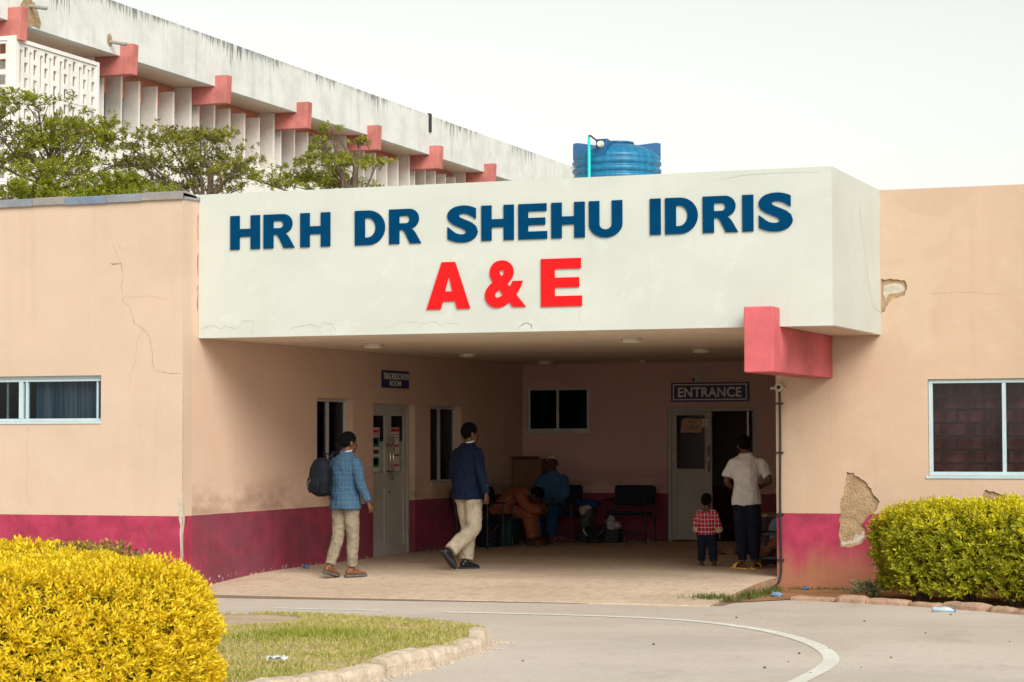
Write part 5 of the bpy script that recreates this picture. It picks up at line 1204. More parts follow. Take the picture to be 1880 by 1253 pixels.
# --- man in blue checked jacket, walking away with a backpack
J = dict(head=(.022, .045, 1.597), neck=(.005, .015, 1.475), chest=(0, .0, 1.29), pelvis=(0, 0, .955), shL=(-.170, -.01, 1.375), shR=(.170, 0, 1.375),
         elL=(-.25, .015, 1.14), wrL=(-.225, .05, .90), elR=(.265, -.04, 1.135), wrR=(.325, .045, .89), hipL=(-.088, 0, .90), hipR=(.088, 0, .90),
         knL=(-.085, -.02, .49), anL=(-.10, -.17, .115), knR=(.085, .04, .48), anR=(.075, .035, .085), ftL=(-.05, .96, -.22), fuL=(0, .22, 1), ftR=(.35, .93, 0), front=(0, 1, 0))
s1 = 1.71/1.75
r1 = person((-11.17, 24.12, -.012), R(-16), s1, J, 'man in blue checked jacket and khaki trousers walking with a black backpack', SKIN2, None, None, None, headyaw=R(-22), headpitch=R(-4))
root, body, S, rot, hc, side, fr, hs_, fr2 = r1
jk = top_mesh(S, J, s1, side, fr, fr2, 'jacket', BLUE_CHECK, root, wr=(.010, 8, 6, 3), hem=.155, prof=(.205, .182, .195, .172), depth=(.160, .130, .132), arm=(.068, .062, .052))
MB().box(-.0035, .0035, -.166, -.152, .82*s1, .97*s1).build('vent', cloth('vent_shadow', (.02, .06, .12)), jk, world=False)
for k in range(3): MB().ell(S((.352, .0, .925+k*.028)), (.007, .007, .007)).build('cuff_button', BROWN_L, jk, world=False)
trousers_mesh(S, J, s1, side, fr2, 'trousers', KHAKI, root, (.100, .078, .068, .064), waist=(.148, .106), wr=(.008, 7, 13, 1), hipside=hs_)
ring(root, S((.006, .016, 1.498)), (0, -.25, 1), .066*s1, .009, WHITE_SH, 'shirt_collar')
for k in 'LR': shoe(root, S(J['an'+k]), J['ft'+k], J.get('fu'+k, (0, 0, 1)), s1*1.04, BROWN_L, SOLE)
# backpack hangs on the left shoulder (a thing of its own)
bpk = tag(empty('backpack', (-11.17, 24.12, -.012), R(-16)), 'black backpack slung on the left shoulder of the walking man', 'backpack')
mb = MB(); loft(mb, [(S((-.20, -.20, .955)), Vector((.06, 0, 0)), Vector((0, .05, 0))), (S((-.205, -.215, .99)), Vector((.115, 0, 0)), Vector((0, .085, 0))), (S((-.21, -.225, 1.14)), Vector((.145, 0, 0)), Vector((0, .105, 0))), (S((-.21, -.215, 1.29)), Vector((.14, 0, 0)), Vector((0, .095, 0))), (S((-.205, -.195, 1.38)), Vector((.105, 0, 0)), Vector((0, .07, 0))), (S((-.20, -.18, 1.42)), Vector((.05, 0, 0)), Vector((0, .035, 0)))], 20)
bg_ = link_mesh('bag', remesh(mb, 'bag', .01, 3, (.006, 9, 7, 2)), BAG, bpk, True)
mb = MB(); loft(mb, [(S((-.225, -.315, 1.0)), Vector((.07, 0, 0)), Vector((0, .03, 0))), (S((-.225, -.325, 1.08)), Vector((.10, 0, 0)), Vector((0, .03, 0))), (S((-.225, -.32, 1.18)), Vector((.09, 0, 0)), Vector((0, .025, 0)))], 16)
pk = link_mesh('front_pocket', remesh(mb, 'front_pocket', .009, 3), BAG, bpk, True)
for k, (dx, dz) in enumerate(((-.03, 0), (-.015, .022), (0, .04), (.014, .055), (-.02, -.02))): MB().box(-.225*s1-.05+dx, -.225*s1-.03+dx, -.353*s1, -.3485*s1, 1.085*s1+dz, 1.094*s1+dz+.006).build('printed_mark', SOLE, bpk, world=False)
MB().tube([S((-.13, -.13, 1.40)), S((-.135, -.06, 1.475)), S((-.14, .03, 1.46)), S((-.15, .12, 1.34)), S((-.18, .12, 1.15)), S((-.20, .02, 1.02)), S((-.20, -.10, .98))], .022, 8).build('shoulder_strap', BAG, bpk, True, world=False)
MB().tube([S((-.16, -.17, 1.42)), S((-.16, -.19, 1.47)), S((-.10, -.19, 1.46)), S((-.09, -.17, 1.41))], .009, 8).build('grab_handle', BAG, bpk, True, world=False)
MB().tube([S((-.10, -.17, 1.02)), S((-.06, -.175, .96)), S((-.03, -.18, .93))], .011, 6).build('loose_strap', BAG, bpk, True, world=False)
ph = tag(empty('dark_phone', (-11.17, 24.12, -.012), R(-16)), 'small dark phone in the left hand of the backpack man', 'phone')
MB().box(-.27*s1, -.19*s1, .055, .067, .80*s1, .845*s1).build('phone_body', BLACK_L, ph, bevel=.004, world=False)

# --- man in navy blazer, mid stride
J = dict(head=(.012, .038, 1.597), neck=(.0, .012, 1.475), chest=(0, .0, 1.29), pelvis=(0, 0, .955), shL=(-.170, 0, 1.375), shR=(.170, 0, 1.375),
         elL=(-.262, .02, 1.14), wrL=(-.245, .10, .895), elR=(.27, -.05, 1.14), wrR=(.325, -.02, .885), hipL=(-.088, 0, .90), hipR=(.088, 0, .90),
         knL=(-.075, .10, .49), anL=(-.045, .02, .085), knR=(.09, .02, .485), anR=(.03, -.34, .215), ftL=(.08, 1, 0), ftR=(.05, .72, -.72), fuR=(0, .75, .7), front=(0, 1, 0), hdL=(.05, .05, -1), hdR=(.0, .05, -1))
s2 = 1.81/1.75
root, body, S, rot, hc, side, fr, hs_, fr2 = person((-10.27, 25.72, 0), R(-22), s2, J, 'man in navy blazer and cream trousers mid stride in the porch', SKIN2, None, None, None, headyaw=R(-22), curl=1.0)
jk = top_mesh(S, J, s2, side, fr, fr2, 'blazer', NAVY, root, hem=.135, prof=(.200, .180, .195, .172), depth=(.162, .130, .130), wr=(.009, 8, 6, 8))
for k in range(4): MB().ell(S((.352, -.03, .92+k*.022)), (.006, .006, .006)).build('cuff_button', WHITE_SH, jk, world=False)
trousers_mesh(S, J, s2, side, fr2, 'trousers', KHAKI2, root, (.106, .092, .086, .084), waist=(.146, .104), wr=(.011, 6, 11, 5), cuff=.02, hipside=hs_)
ring(root, S((.002, .014, 1.50)), (0, -.25, 1), .066*s2, .011, WHITE_SH, 'shirt_collar')
for k in 'LR': shoe(root, S(J['an'+k]), J['ft'+k], J.get('fu'+k, (0, 0, 1)), s2*1.05, BLACK_L, SOLE_D)

# --- man in a hitched white T-shirt by the entrance door
J = dict(head=(-.035, .045, 1.592), neck=(-.01, .01, 1.475), chest=(0, -.01, 1.29), pelvis=(0, 0, .955), shL=(-.170, 0, 1.37), shR=(.170, 0, 1.37),
         elL=(-.265, -.05, 1.125), wrL=(-.18, .14, 1.02), elR=(.315, -.03, 1.135), wrR=(.17, .16, 1.05), hipL=(-.085, 0, .90), hipR=(.085, 0, .90),
         knL=(-.07, .02, .49), anL=(-.055, -.02, .085), knR=(.09, .03, .49), anR=(.10, .0, .085), ftL=(-.80, .6, 0), ftR=(.15, 1, 0), front=(0, 1, 0), hdL=(.6, .5, -.2), hdR=(-.7, .4, -.1), pnL=(.3, -.6, .2), pnR=(-.3, -.6, .2), thL=(0, 0, 1), thR=(0, 0, 1))
s3 = 1.65/1.75
root, body, S, rot, hc, side, fr, hs_, fr2 = person((-7.05, 26.80, 0), R(6), s3, J, 'man in hitched white T-shirt and yellow slides facing the entrance', SKIN, None, None, None, headyaw=R(20), headpitch=R(-6))
top_mesh(S, J, s3, side, fr, fr2, 'tee_shirt', TEE, root, hem=.13, prof=(.196, .165, .185, .172), depth=(.172, .132, .130), arm=(.066, .063, .06), long=False, wr=(.017, 10, 4.5, 4))
trousers_mesh(S, J, s3, side, fr2, 'joggers', DARK_T, root, (.104, .092, .075, .058), waist=(.138, .096), wr=(.008, 6, 12, 9), hipside=hs_)
for k in 'LR': shoe(root, S(J['an'+k]), J['ft'+k], (0, 0, 1), s3*1.12, YELLOW, YELLOW, 'slide')

# --- toddler in a red checked shirt
J = dict(head=(0, .02, 1.525), neck=(0, .0, 1.36), chest=(0, 0, 1.16), pelvis=(0, 0, .80), shL=(-.17, 0, 1.27), shR=(.17, 0, 1.27), elL=(-.28, .0, 1.02), wrL=(-.265, .05, .80), elR=(.29, -.01, 1.02), wrR=(.30, .05, .79),
         hipL=(-.10, 0, .75), hipR=(.10, 0, .75), knL=(-.13, .01, .42), anL=(-.145, 0, .085), knR=(.14, .02, .42), anR=(.17, 0, .085), ftL=(-.2, 1, 0), ftR=(.55, .85, 0), front=(0, 1, 0))
s4 = .92/1.75
root = tag(empty('person', (-7.66, 27.18, 0), R(-4)), 'toddler in red checked shirt and dark trousers beside the T-shirt man', 'person')
S = lambda p: Vector(p)*s4
rot = head_rot(R(-8), R(-4)); hc = S(J['head']); mb = MB(); head(mb, hc, rot, s4*1.55)
limb(mb, [S((0, 0, 1.28)), S((0, 0, 1.40)), hc-Vector((0, 0, .03))], [.05*s4*1.3, .05*s4*1.3, .05*s4*1.4])
X, Y = Vector((1, 0, 0)), Vector((0, 1, 0))
loft(mb, [(S((0, 0, .70)), X*.12*s4, Y*.1*s4), (S((0, 0, .82)), X*.16*s4, Y*.13*s4), (S((0, 0, 1.1)), X*.16*s4, Y*.13*s4), (S((0, 0, 1.3)), X*.15*s4, Y*.10*s4), (S((0, 0, 1.38)), X*.06*s4, Y*.06*s4)])
for k in 'LR':
    limb(mb, [S(J['sh'+k]), S(J['el'+k]), S(J['wr'+k])], [.06*s4, .055*s4, .042*s4]); hand(mb, S(J['wr'+k]), Vector(J['wr'+k])-Vector(J['el'+k]), (1 if k == 'L' else -1, 0, 0), (0, 1, 0), s4*1.25, .5)
    limb(mb, [S(J['hip'+k]), S(J['kn'+k]), S(J['an'+k])], [.09*s4, .07*s4, .05*s4])
    fd = Vector(J['ft'+k]).normalized(); a = S(J['an'+k]); tt = fd.cross(Vector((0, 0, 1))); U = Vector((0, 0, 1))
    loft(mb, [(a-U*.05*s4-fd*.06*s4, tt*.03*s4, U*.025*s4), (a-U*.04*s4, tt*.042*s4, U*.04*s4), (a-U*.045*s4+fd*.1*s4, tt*.05*s4, U*.03*s4), (a-U*.05*s4+fd*.18*s4, tt*.035*s4, U*.015*s4)], 12)
body = link_mesh('body', remesh(mb, 'body', .005, 2), SKIN, root, True); eyes(body, hc, rot, s4*1.55)
hair_cap(root, hc, rot, s4*1.55, HAIR, fat=1.02)
top_mesh(S, J, s4, X, Y, Y, 'checked_shirt', RED_CHECK, root, hem=.06, prof=(.215, .20, .20, .175), depth=(.165, .15, .14), arm=(.09, .088, .082), wr=(.006, 12, 14, 2), vox=.0075, neck=.075)
TAN = cloth('tan_lining', (.42, .30, .19))
for k in 'LR': 
    e = S(J['el'+k]).lerp(S(J['wr'+k]), .55); d_ = (S(J['wr'+k])-S(J['el'+k])).normalized()
    MB().tube([e-d_*.025, e+d_*.028], [.088*s4, .09*s4], 14).build('rolled_cuff', TAN, root, world=False)
trousers_mesh(S, J, s4, X, Y, 'trousers', DARK_T, root, (.125, .105, .095, .088), waist=(.18, .145), wr=(.005, 12, 18, 3), hipside=X)
SAND = mat('sandal_strap', (.20, .17, .10), .7, .2, 12, .1, 60)
for k in 'LR': shoe(root, S(J['an'+k]), J['ft'+k], (0, 0, 1), s4*1.15, SAND, SAND, 'slide')

# --- man in orange bent over his knees on the side wall seats (faces +X)
J = dict(head=(.0, .56, .74), neck=(0, .42, .80), chest=(0, .22, .74), pelvis=(0, .0, .53), shL=(-.19, .34, .76), shR=(.19, .34, .76), elL=(-.20, .50, .56), wrL=(-.10, .66, .50), elR=(.20, .50, .56), wrR=(.09, .66, .52),
         hipL=(-.09, .03, .50), hipR=(.09, .03, .50), knL=(-.11, .46, .49), anL=(-.12, .50, .085), knR=(.13, .46, .49), anR=(.15, .56, .085), ftL=(0, 1, 0), ftR=(.1, 1, 0), front=(0, .75, -.65), hdL=(.7, .4, .1), hdR=(-.7, .4, .1))
s5 = 1.0
root, body, S, rot, hc, side, fr, hs_, fr2 = person((-12.06, 31.55, 0), R(-90), s5, J, 'man in orange patterned clothes bent forward over his knees', SKIN, None, None, None, headpitch=R(-62), headyaw=0)
top_mesh(S, J, s5, side, fr, fr2, 'tunic', ORANGE, root, hem=.10, prof=(.20, .185, .20, .175), depth=(.15, .14, .14), arm=(.085, .08, .07), wr=(.01, 7, 7, 4))
trousers_mesh(S, J, s5, side, Vector((0, .6, -.8)), 'trousers', ORANGE, root, (.115, .10, .085, .08), wr=(.008, 7, 12, 5), hipside=hs_)
for k in 'LR': shoe(root, S(J['an'+k]), J['ft'+k], (0, 0, 1), 1.0, BROWN_L, SOLE_D, 'slide')

# --- man with a cream cap sitting against the back wall (faces -Y)
J = dict(head=(0, .03, 1.205), neck=(0, 0, 1.065), chest=(0, -.01, .88), pelvis=(0, 0, .55), shL=(-.170, 0, .965), shR=(.170, 0, .965), elL=(-.24, .08, .74), wrL=(-.10, .28, .62), elR=(.24, .08, .74), wrR=(.08, .30, .63),
         hipL=(-.09, .02, .50), hipR=(.09, .02, .50), knL=(-.14, .46, .50), anL=(-.15, .50, .085), knR=(.10, .46, .50), anR=(.02, .60, .085), ftL=(-.2, 1, 0), ftR=(-.1, 1, 0), front=(0, 1, 0), hdL=(.6, .6, -.1), hdR=(-.6, .6, -.1), pnL=(0, .2, -1), pnR=(0, .2, -1))
root, body, S, rot, hc, side, fr, hs_, fr2 = person((-11.62, 32.62, 0), R(180), 1.0, J, 'seated man in blue shirt and cream cap against the back wall', SKIN, None, None, None, hair=False, headyaw=R(8), headpitch=R(-6))
hair_cap(root, hc, rot, 1.05, CAP, low=.012, fat=1.10, name='cap', front=.12)
top_mesh(S, J, 1.0, side, fr, fr2, 'shirt', BLUE_SH, root, hem=.06, prof=(.20, .185, .20, .175), depth=(.15, .14, .135), arm=(.08, .072, .06), wr=(.008, 7, 8, 4))
trousers_mesh(S, J, 1.0, side, Vector((0, .8, .5)), 'trousers', BLUE_TR, root, (.115, .105, .09, .085), wr=(.008, 7, 12, 7), hipside=hs_)
for k in 'LR': shoe(root, S(J['an'+k]), J['ft'+k], (0, 0, 1), 1.0, BROWN_L, SOLE_D, 'slide')

# --- person in pale blue sitting behind the corner, mostly hidden
J = dict(head=(0, .03, 1.205), neck=(0, 0, 1.065), chest=(0, -.01, .88), pelvis=(0, 0, .55), shL=(-.170, 0, .965), shR=(.170, 0, .965), elL=(-.22, .12, .74), wrL=(-.12, .30, .60), elR=(.22, .12, .74), wrR=(.12, .30, .60),
         hipL=(-.09, .02, .50), hipR=(.09, .02, .50), knL=(-.10, .44, .50), anL=(-.10, .42, .085), knR=(.10, .44, .50), anR=(.10, .42, .085), ftL=(0, 1, 0), ftR=(0, 1, 0), front=(0, 1, 0), hdL=(.2, .8, -.3), hdR=(-.2, .8, -.3), pnL=(0, 0, -1), pnR=(0, 0, -1))
root, body, S, rot, hc, side, fr, hs_, fr2 = person((-6.50, 27.98, 0), R(95), 1.0, J, 'person in pale blue clothing sitting behind the table at the porch corner', SKIN, None, None, None)
top_mesh(S, J, 1.0, side, fr, fr2, 'gown', PALE_BLUE, root, hem=.22, prof=(.21, .20, .20, .175), depth=(.17, .15, .135), arm=(.08, .075, .065), wr=(.010, 7, 7, 4))
trousers_mesh(S, J, 1.0, side, Vector((0, .8, .5)), 'trousers', PALE_BLUE, root, (.12, .11, .10, .10), wr=(.01, 7, 10, 7), hipside=hs_)
for k in 'LR': shoe(root, S(J['an'+k]), J['ft'+k], (0, 0, 1), 1.0, BROWN_L, SOLE_D, 'slide')
# ================================================================== seats, table and small things in the porch
def waiting_chair(x, y, rz, label, arms=(1, 1), w=.60):
    e = tag(empty('waiting_chair', (x, y, 0), rz), label, 'chair', 'dark waiting chairs in the porch')   # local: faces -Y
    h = w/2
    MB().prism([(-h+.03, -.24, .43), (h-.03, -.24, .43), (h-.03, .22, .40), (-h+.03, .22, .40)], (0, 0, .055)).build('seat', M['dark_vinyl'], e, bevel=.02, world=False)
    MB().prism([(-h+.02, .20, .56), (h-.02, .20, .56), (h-.02, .27, .86), (-h+.02, .27, .86)], (0, .05, .006)).build('backrest', M['dark_vinyl'], e, bevel=.02, world=False)
    for sx in (-1, 1):
        MB().tube([(sx*h, -.25, 0), (sx*h, -.25, .63)], .013, 8).build('leg', M['black_metal'], e, world=False)
        MB().tube([(sx*h, .24, 0), (sx*h, .22, .40), (sx*(h-.01), .30, .84)], .013, 8).build('leg', M['black_metal'], e, world=False)
        MB().tube([(sx*h, -.25, .39), (sx*h, .22, .39)], .011, 8).build('side_rail', M['black_metal'], e, world=False)
        if arms[0 if sx < 0 else 1]: MB().box(sx*h-.028, sx*h+.028, -.29, .20, .632, .662).build('armrest', M['dark_vinyl'], e, bevel=.008, world=False)
    MB().tube([(-h, -.245, .16), (h, -.245, .16)], .009, 6).build('stretcher', M['black_metal'], e, world=False)
    return e
waiting_chair(-10.47, 32.86, 0, 'empty dark armchair standing alone against the back wall beside the entrance', w=.66)
waiting_chair(-11.62, 32.86, 0, 'dark chair under the man with the cream cap', (0, 0))
waiting_chair(-12.02, 31.55, R(90), 'dark chair under the man in orange', (0, 0))
waiting_chair(-12.02, 30.55, R(90), 'empty dark chair with armrests by the side wall, nearest the viewer', (1, 1), .62)
# cardboard standing in the corner behind the capped man
CB = mat('cardboard', (.19, .10, .06), .9, .15, 6, .1, 40, coord='World')
e = tag(empty('cardboard_box', (-12.17, 33.2, 0)), 'brown cardboard box standing tall in the porch corner', 'box')
MB().box(-12.40, -11.93, 32.95, 33.46, 0, 1.26).build('carton', CB, e, bevel=.01)
MB().prism([(-12.40, 32.949, 1.262), (-11.93, 32.949, 1.262), (-11.93, 32.80, 1.30), (-12.40, 32.80, 1.30)], (0, 0, .006)).build('flap', CB, e)
def bucket(x, y, r, h, mt, label, lid=False):
    e = tag(empty('bucket', (x, y, 0)), label, 'bucket')
    MB().lathe([(r*.82, 0), (r*.84, .01), (r, h), (r*1.04, h+.002), (r*1.04, h+.02), (r*.97, h+.02), (r*.95, h-.01), (r*.80, .02), (.01, .02)], (0, 0, 0), 26).build('pail', mt, e, True, world=False)
    pts = [(r*1.02*math.cos(a), r*.2*0, h-r*.9*math.sin(a)) for a in np.linspace(0, math.pi, 12)]
    MB().tube([(p[0], -r*.75 if 0 < i < 11 else 0, p[2]) for i, p in enumerate(pts)], .004, 6).build('handle', M['steel'], e, world=False)
bucket(-10.92, 32.55, .155, .24, M['black_metal'], 'black bucket on the floor left of the lone armchair')
bucket(-12.02, 30.93, .17, .34, M['dark_vinyl'], 'dark bin under the side wall seats')
M['teal_box'] = mat('dark_teal_plastic', (.008, .045, .05), .5, .2, 6, 0, coord='World')
e = tag(empty('storage_tub', (-12.0, 31.05, 0)), 'dark teal plastic tub under the seats beside the bin', 'tub')
MB().prism([(-12.25, 30.90+.25, 0), (-11.78, 30.90+.25, 0), (-11.74, 30.87+.25, .36), (-12.29, 30.87+.25, .36)], (0, .40, 0)).build('tub', M['teal_box'], e, bevel=.02)
MB().box(-12.31, -11.72, 31.09, 31.56, .3605, .385).build('lid', M['teal_box'], e, bevel=.008)
# bag with blue cloth beside the capped man, white bag under the chair
def lump(name, prims, mt, parent, vox=.012, wr=(.015, 9, 9, 2), sm=2):
    mb = MB()
    for c, r in prims: mb.ell(c, r, 16, 10)
    return link_mesh(name, remesh(mb, name, vox, sm, wr), mt, parent, True)
e = tag(empty('luggage_bag', (-11.12, 32.75, 0)), 'dark upright bag topped with blue cloth beside the capped man', 'bag')
lump('bag', [((0, 0, .22), (.14, .16, .24)), ((.02, 0, .42), (.12, .14, .18)), ((0, 0, .10), (.16, .17, .11))], mat('grey_bag', (.05, .055, .065), .5, .4, 6, .2, 50), e)
lump('blue_cloth', [((-.02, 0, .60), (.20, .16, .06)), ((.10, -.02, .585), (.14, .13, .07))], cloth('royal_blue_cloth', (.012, .05, .17)), e)
lump('pale_cloth', [((-.02, -.10, .49), (.07, .06, .08)), ((.05, -.12, .53), (.07, .05, .04))], cloth('pale_cloth', (.46, .38, .30)), e)
e = tag(empty('small_crate', (-10.70, 32.72, 0)), 'small dark crate under the lone armchair', 'crate')
MB().box(-10.84, -10.58, 32.60, 32.86, 0, .20).build('crate_body', M['black_metal'], e, bevel=.01)
e = tag(empty('white_bag', (-10.70, 32.70, .20)), 'crumpled white plastic bag on the small crate under the armchair', 'bag')
lump('bag', [((0, 0, .075), (.10, .085, .08)), ((-.05, 0, .10), (.07, .06, .07)), ((.06, .01, .06), (.07, .07, .055)), ((-.02, 0, .155), (.045, .03, .05))], mat('white_polythene', (.42, .42, .47), .45, .1, 8, 0), e, .010, (.03, 14, 14, 3))
# table by the corner with wood pieces beneath
WOOD = mat('old_wood', (.30, .185, .085), .85, .3, 10, .4, 30, coord='World'); WOOD2 = mat('split_log', (.30, .135, .05), .85, .45, 9, .5, 25, coord='World'); LOGB = mat('log_bark', (.06, .04, .03), .95, .3, 9, .6, 25, coord='World')
RUST = mat('painted_angle_steel', (.045, .035, .045), .6, .3, 9, .1, 40, coord='World')
e = tag(empty('steel_table', (-6.7, 27.2, 0)), 'narrow steel legged table with worn board top at the porch corner', 'table')
for k in range(3): MB().box(-7.01+k*.205, -6.81+k*.205, 26.86, 27.5, .628, .662).build('board', WOOD if k != 1 else RUST, e, bevel=.006)
for x in (-6.985, -6.44):
    for y in (26.89, 27.47): MB().box(x-.017, x+.017, y-.017, y+.017, 0, .627).build('leg', RUST, e, bevel=.003)
for z in (.13, .42):
    MB().box(-6.967, -6.458, 26.878, 26.90, z-.015, z+.015).build('stretcher', RUST, e); MB().box(-6.967, -6.458, 27.46, 27.482, z-.015, z+.015).build('stretcher', RUST, e)
    MB().box(-6.996, -6.974, 26.908, 27.452, z-.015, z+.015).build('stretcher', RUST, e)
for k, (a, b, r, lab) in enumerate((((-7.0, 27.06, .09), (-6.6, 27.14, .50), .05, 'pale split firewood log leaning under the corner table'), ((-6.98, 27.22, .06), (-6.5, 27.25, .34), .06, 'dark barked firewood log lying behind the split one'), ((-6.86, 27.34, .05), (-6.45, 27.3, .42), .05, 'rearmost firewood log under the corner table'))):
    lg = tag(empty('firewood_log', (a[0], a[1], 0)), lab, 'log', 'firewood under the corner table')
    MB().tube([a, tuple((Vector(a)+Vector(b))/2+Vector((.01, .01, .01))), b], [r*1.05, r, r*.9], 9).build('wood', WOOD2 if k == 0 else LOGB, lg)
# sandals left on the floor
def sandal(x, y, rz, label):
    e = tag(empty('sandal', (x, y, 0), rz), label, 'sandal', 'dark sandals left on the porch floor')
    o = [(-.12, .02), (-.10, .035), (0, .034), (.07, .045), (.12, .032), (.135, 0)]
    MB().prism([(f, w, 0) for f, w in o]+[(f, -w, 0) for f, w in o[::-1][1:]], (0, 0, .022)).build('sole', M['black_metal'], e, bevel=.004, world=False)
    N = 8; vs = [(f, math.cos(math.pi*k/N)*.046, .014+math.sin(math.pi*k/N)*.05) for f in (.02, .07) for k in range(N+1)]
    o = MB().add(vs, [(k, k+1, N+2+k, N+1+k) for k in range(N)]).build('strap', BROWN_L, e, True, world=False, fix=False); o.modifiers.new('t', 'SOLIDIFY').thickness = .006
    MB().tube([(-.06, .036, .02), (-.11, .02, .06), (-.115, -.0, .07), (-.11, -.02, .06), (-.06, -.036, .02)], .006, 6).build('heel_strap', M['black_metal'], e, world=False)
sandal(-8.28, 29.85, R(10), 'dark sandal lying flat on the floor left of its pair'); sandal(-7.98, 30.05, R(55), 'dark sandal tilted across the floor behind the T-shirt man')
# ================================================================== kerbs
def kerb_stone(mb, p0, p1, w, h, z, seed, nrm):
    rr = random.Random(seed); p0, p1 = Vector((*p0, 0)), Vector((*p1, 0)); d = (p1-p0); n_ = Vector((nrm[0], nrm[1], 0)); n_ = (n_-d.normalized()*n_.dot(d.normalized())).normalized()
    N = 6; vs = []; prof = [(0, -.04), (.006, h*.55), (.028, h*.93), (w*.55, h), (w-.015, h*.98), (w, h*.75), (w, -.04)]
    for i in range(N+1):
        t = i/N; e = .012 if i in (0, N) else 0
        for a, b in prof:
            q = p0.lerp(p1, t)+n_*(a+rr.uniform(-.006, .006)+(e if a < w/2 else -e)); vs.append((q.x, q.y, z+b+rr.uniform(-.006, .006)-(e if b > .03 else 0)))
    m = len(prof); fs = [(i*m+k, (i+1)*m+k, (i+1)*m+k+1, i*m+k+1) for i in range(N) for k in range(m-1)]+[tuple(range(m))[::-1], tuple(N*m+k for k in range(m))]
    mb.add(vs, fs); return mb
K1 = tag(empty('island_kerb', (-6.75, 16, ZG)), 'line of pale worn kerb stones edging the grass island', 'kerb')
path = [(-7.16, 18.30), (-6.97, 17.98), (-6.83, 17.62), (-6.74, 17.18), (-6.67, 16.59), (-6.64, 15.98), (-6.64, 15.64), (-6.66, 15.17), (-6.66, 14.69), (-6.69, 14.1), (-6.73, 13.5), (-6.78, 12.9), (-6.84, 12.3), (-6.95, 11.7)]
pp = smooth_path(path, 10); cum = [0]
for a, b in zip(pp[:-1], pp[1:]): cum.append(cum[-1]+math.dist(a, b))
def at_len(L):
    for i in range(len(cum)-1):
        if cum[i+1] >= L: t = (L-cum[i])/(cum[i+1]-cum[i]); return tuple(pp[i][q]+(pp[i+1][q]-pp[i][q])*t for q in (0, 1))
    return pp[-1]
L = 0; i = 0
for ln_ in (.34, .28, .42, .92, .46, .85, .72, .6, .8, .7, .6):
    if L+ln_ > cum[-1]: break
    a, b = at_len(L+.022), at_len(L+ln_-.022)
    kerb_stone(MB(), a, b, .17, .13+.02*((i*7) % 3-1), ZG, i+3, (-1, -.2)).build('kerb_stone', M['kerb'], K1)
    L += ln_; i += 1
K2 = tag(empty('verge_kerb', (-4.5, 23.3, ZG)), 'low dusty broken kerb along the foot of the right hedge', 'kerb')
pathR = [(-5.74, 23.56), (-5.28, 23.46), (-4.80, 23.27), (-4.5, 23.18), (-4.21, 23.05), (-3.62, 22.70), (-3.12, 22.33), (-2.4, 21.95), (-1.6, 21.6)]
pp = smooth_path(pathR, 10); cum = [0]
for a, b in zip(pp[:-1], pp[1:]): cum.append(cum[-1]+math.dist(a, b))
L = 0; i = 0
for ln_ in (.52, .38, .5, .42, .6, .35, .55, .5, .6, .5):
    if L+ln_ > cum[-1]: break
    kerb_stone(MB(), at_len(L+.006), at_len(L+ln_-.006), .12, .062+.014*((i*5) % 3-1), ZG, i+33, (.4, 1)).build('kerb_stone', M['kerb_red'], K2)
    L += ln_; i += 1
# ================================================================== litter and grit
def crumple(name, loc, r, col, label, seed, flat=.5, cat='litter', rough=.5):
    e = tag(empty(name, loc), label, cat); rr = random.Random(seed); mb = MB(); mb.ell((0, 0, r*flat*.8), (r, r*.7, r*flat), 10, 7)
    me = mb.mesh('film'); 
    for v in me.vertices: v.co += Vector((rr.uniform(-1, 1), rr.uniform(-1, 1), rr.uniform(-.5, 1)))*r*.28; v.co.z = max(v.co.z, 0)
    link_mesh('film', me, mat('litter_%d' % seed, col, rough, .25, 30, 0), e); return e
crumple('plastic_scrap', (-5.93, 25.12, ZG), .045, (.06, .17, .32), 'crumpled blue plastic scrap at the foot of the right wall', 1)
crumple('plastic_scrap', (-5.98, 23.97, ZG), .06, (.18, .30, .46), 'pale blue crumpled plastic scrap on the red earth', 2)
crumple('plastic_scrap', (-12.2, 25.2, 0), .05, (.08, .14, .25), 'small blue plastic scrap against the maroon side wall', 3)
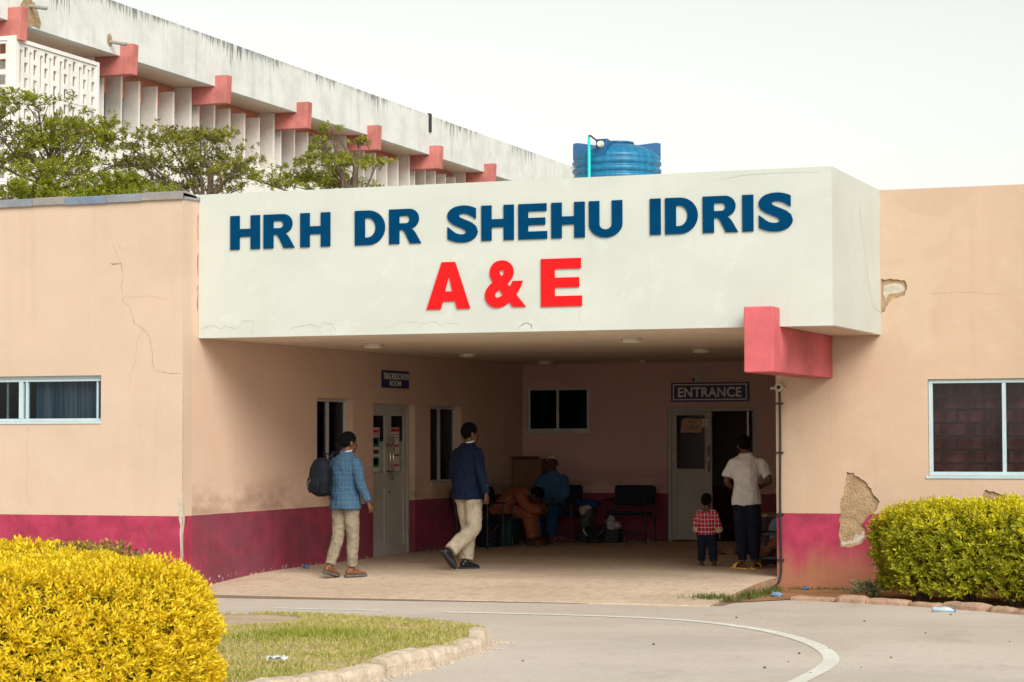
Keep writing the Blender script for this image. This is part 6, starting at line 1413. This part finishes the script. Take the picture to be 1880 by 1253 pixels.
crumple('orange_peel', (-7.95, 19.55, ZG), .03, (.45, .17, .05), 'small orange scrap lying on the road', 4, .3)
e = tag(empty('plastic_bottle', (-3.93, 22.50, ZG), R(15)), 'flattened clear plastic bottle on the road by the right kerb', 'bottle')
PET = mat('clear_plastic', (.38, .50, .56), .2, .2, 14, 0)
MB().tube([(-.11, 0, .026), (-.09, 0, .028), (-.03, 0, .022), (.0, 0, .027), (.06, 0, .022), (.09, 0, .016), (.105, 0, .013)], [.018, .03, .024, .031, .027, .014, .012], 12).build('bottle_body', PET, e, True, world=False)
MB().tube([(.106, 0, .013), (.125, 0, .013)], .014, 10).build('bottle_cap', mat('blue_cap', (.05, .2, .5), .4, .1, 5, 0), e, world=False)
e = tag(empty('paper_scrap', (-7.42, 14.85, ZI+.02), R(20)), 'folded white paper scrap on the island grass', 'litter')
rr_ = random.Random(5); V_ = [(-.075+.15*i/6, -.035+.07*j/4, .012+.05*abs(math.sin(i*1.3+j*.7))*(.4+.6*rr_.random())) for j in range(5) for i in range(7)]
o = MB().add(V_, [(j*7+i, j*7+i+1, j*7+i+8, j*7+i+7) for j in range(4) for i in range(6)]).build('sheet', mat('white_blue_paper', (.60, .66, .68), .6, .1, 30, 0), e, world=False, fix=False); o.modifiers.new('t', 'SOLIDIFY').thickness = .002
gp = MB()
for k in range(38):
    x, y = random.uniform(-8, -1.5), random.uniform(13, 22.2); r = random.uniform(.004, .013)
    if x < -6.3 and y < 19.5: continue
    gp.ell((x, y, ZG+r*.5), (r, r*.8, r*.6), 6, 4)
tag(gp.build('grit', mat('dark_grit', (.07, .05, .04), .9, .3, 9, 0)), 'scattered dark grit and pebbles on the pale road', 'gravel', kind='stuff')
gp = MB()
for k in range(140):
    t = random.uniform(.4, 5.2); b = path[min(int(t*2), len(path)-1)]
    r = random.uniform(.006, .018); gp.ell((b[0]+abs(random.gauss(.03, .04)), b[1]+random.uniform(-.3, .3), ZG+r*.4), (r, r*.8, r*.6), 6, 4)
tag(gp.build('crumbled_concrete', M['kerb']), 'crumbled bits of concrete along the island kerb', 'gravel', kind='stuff')
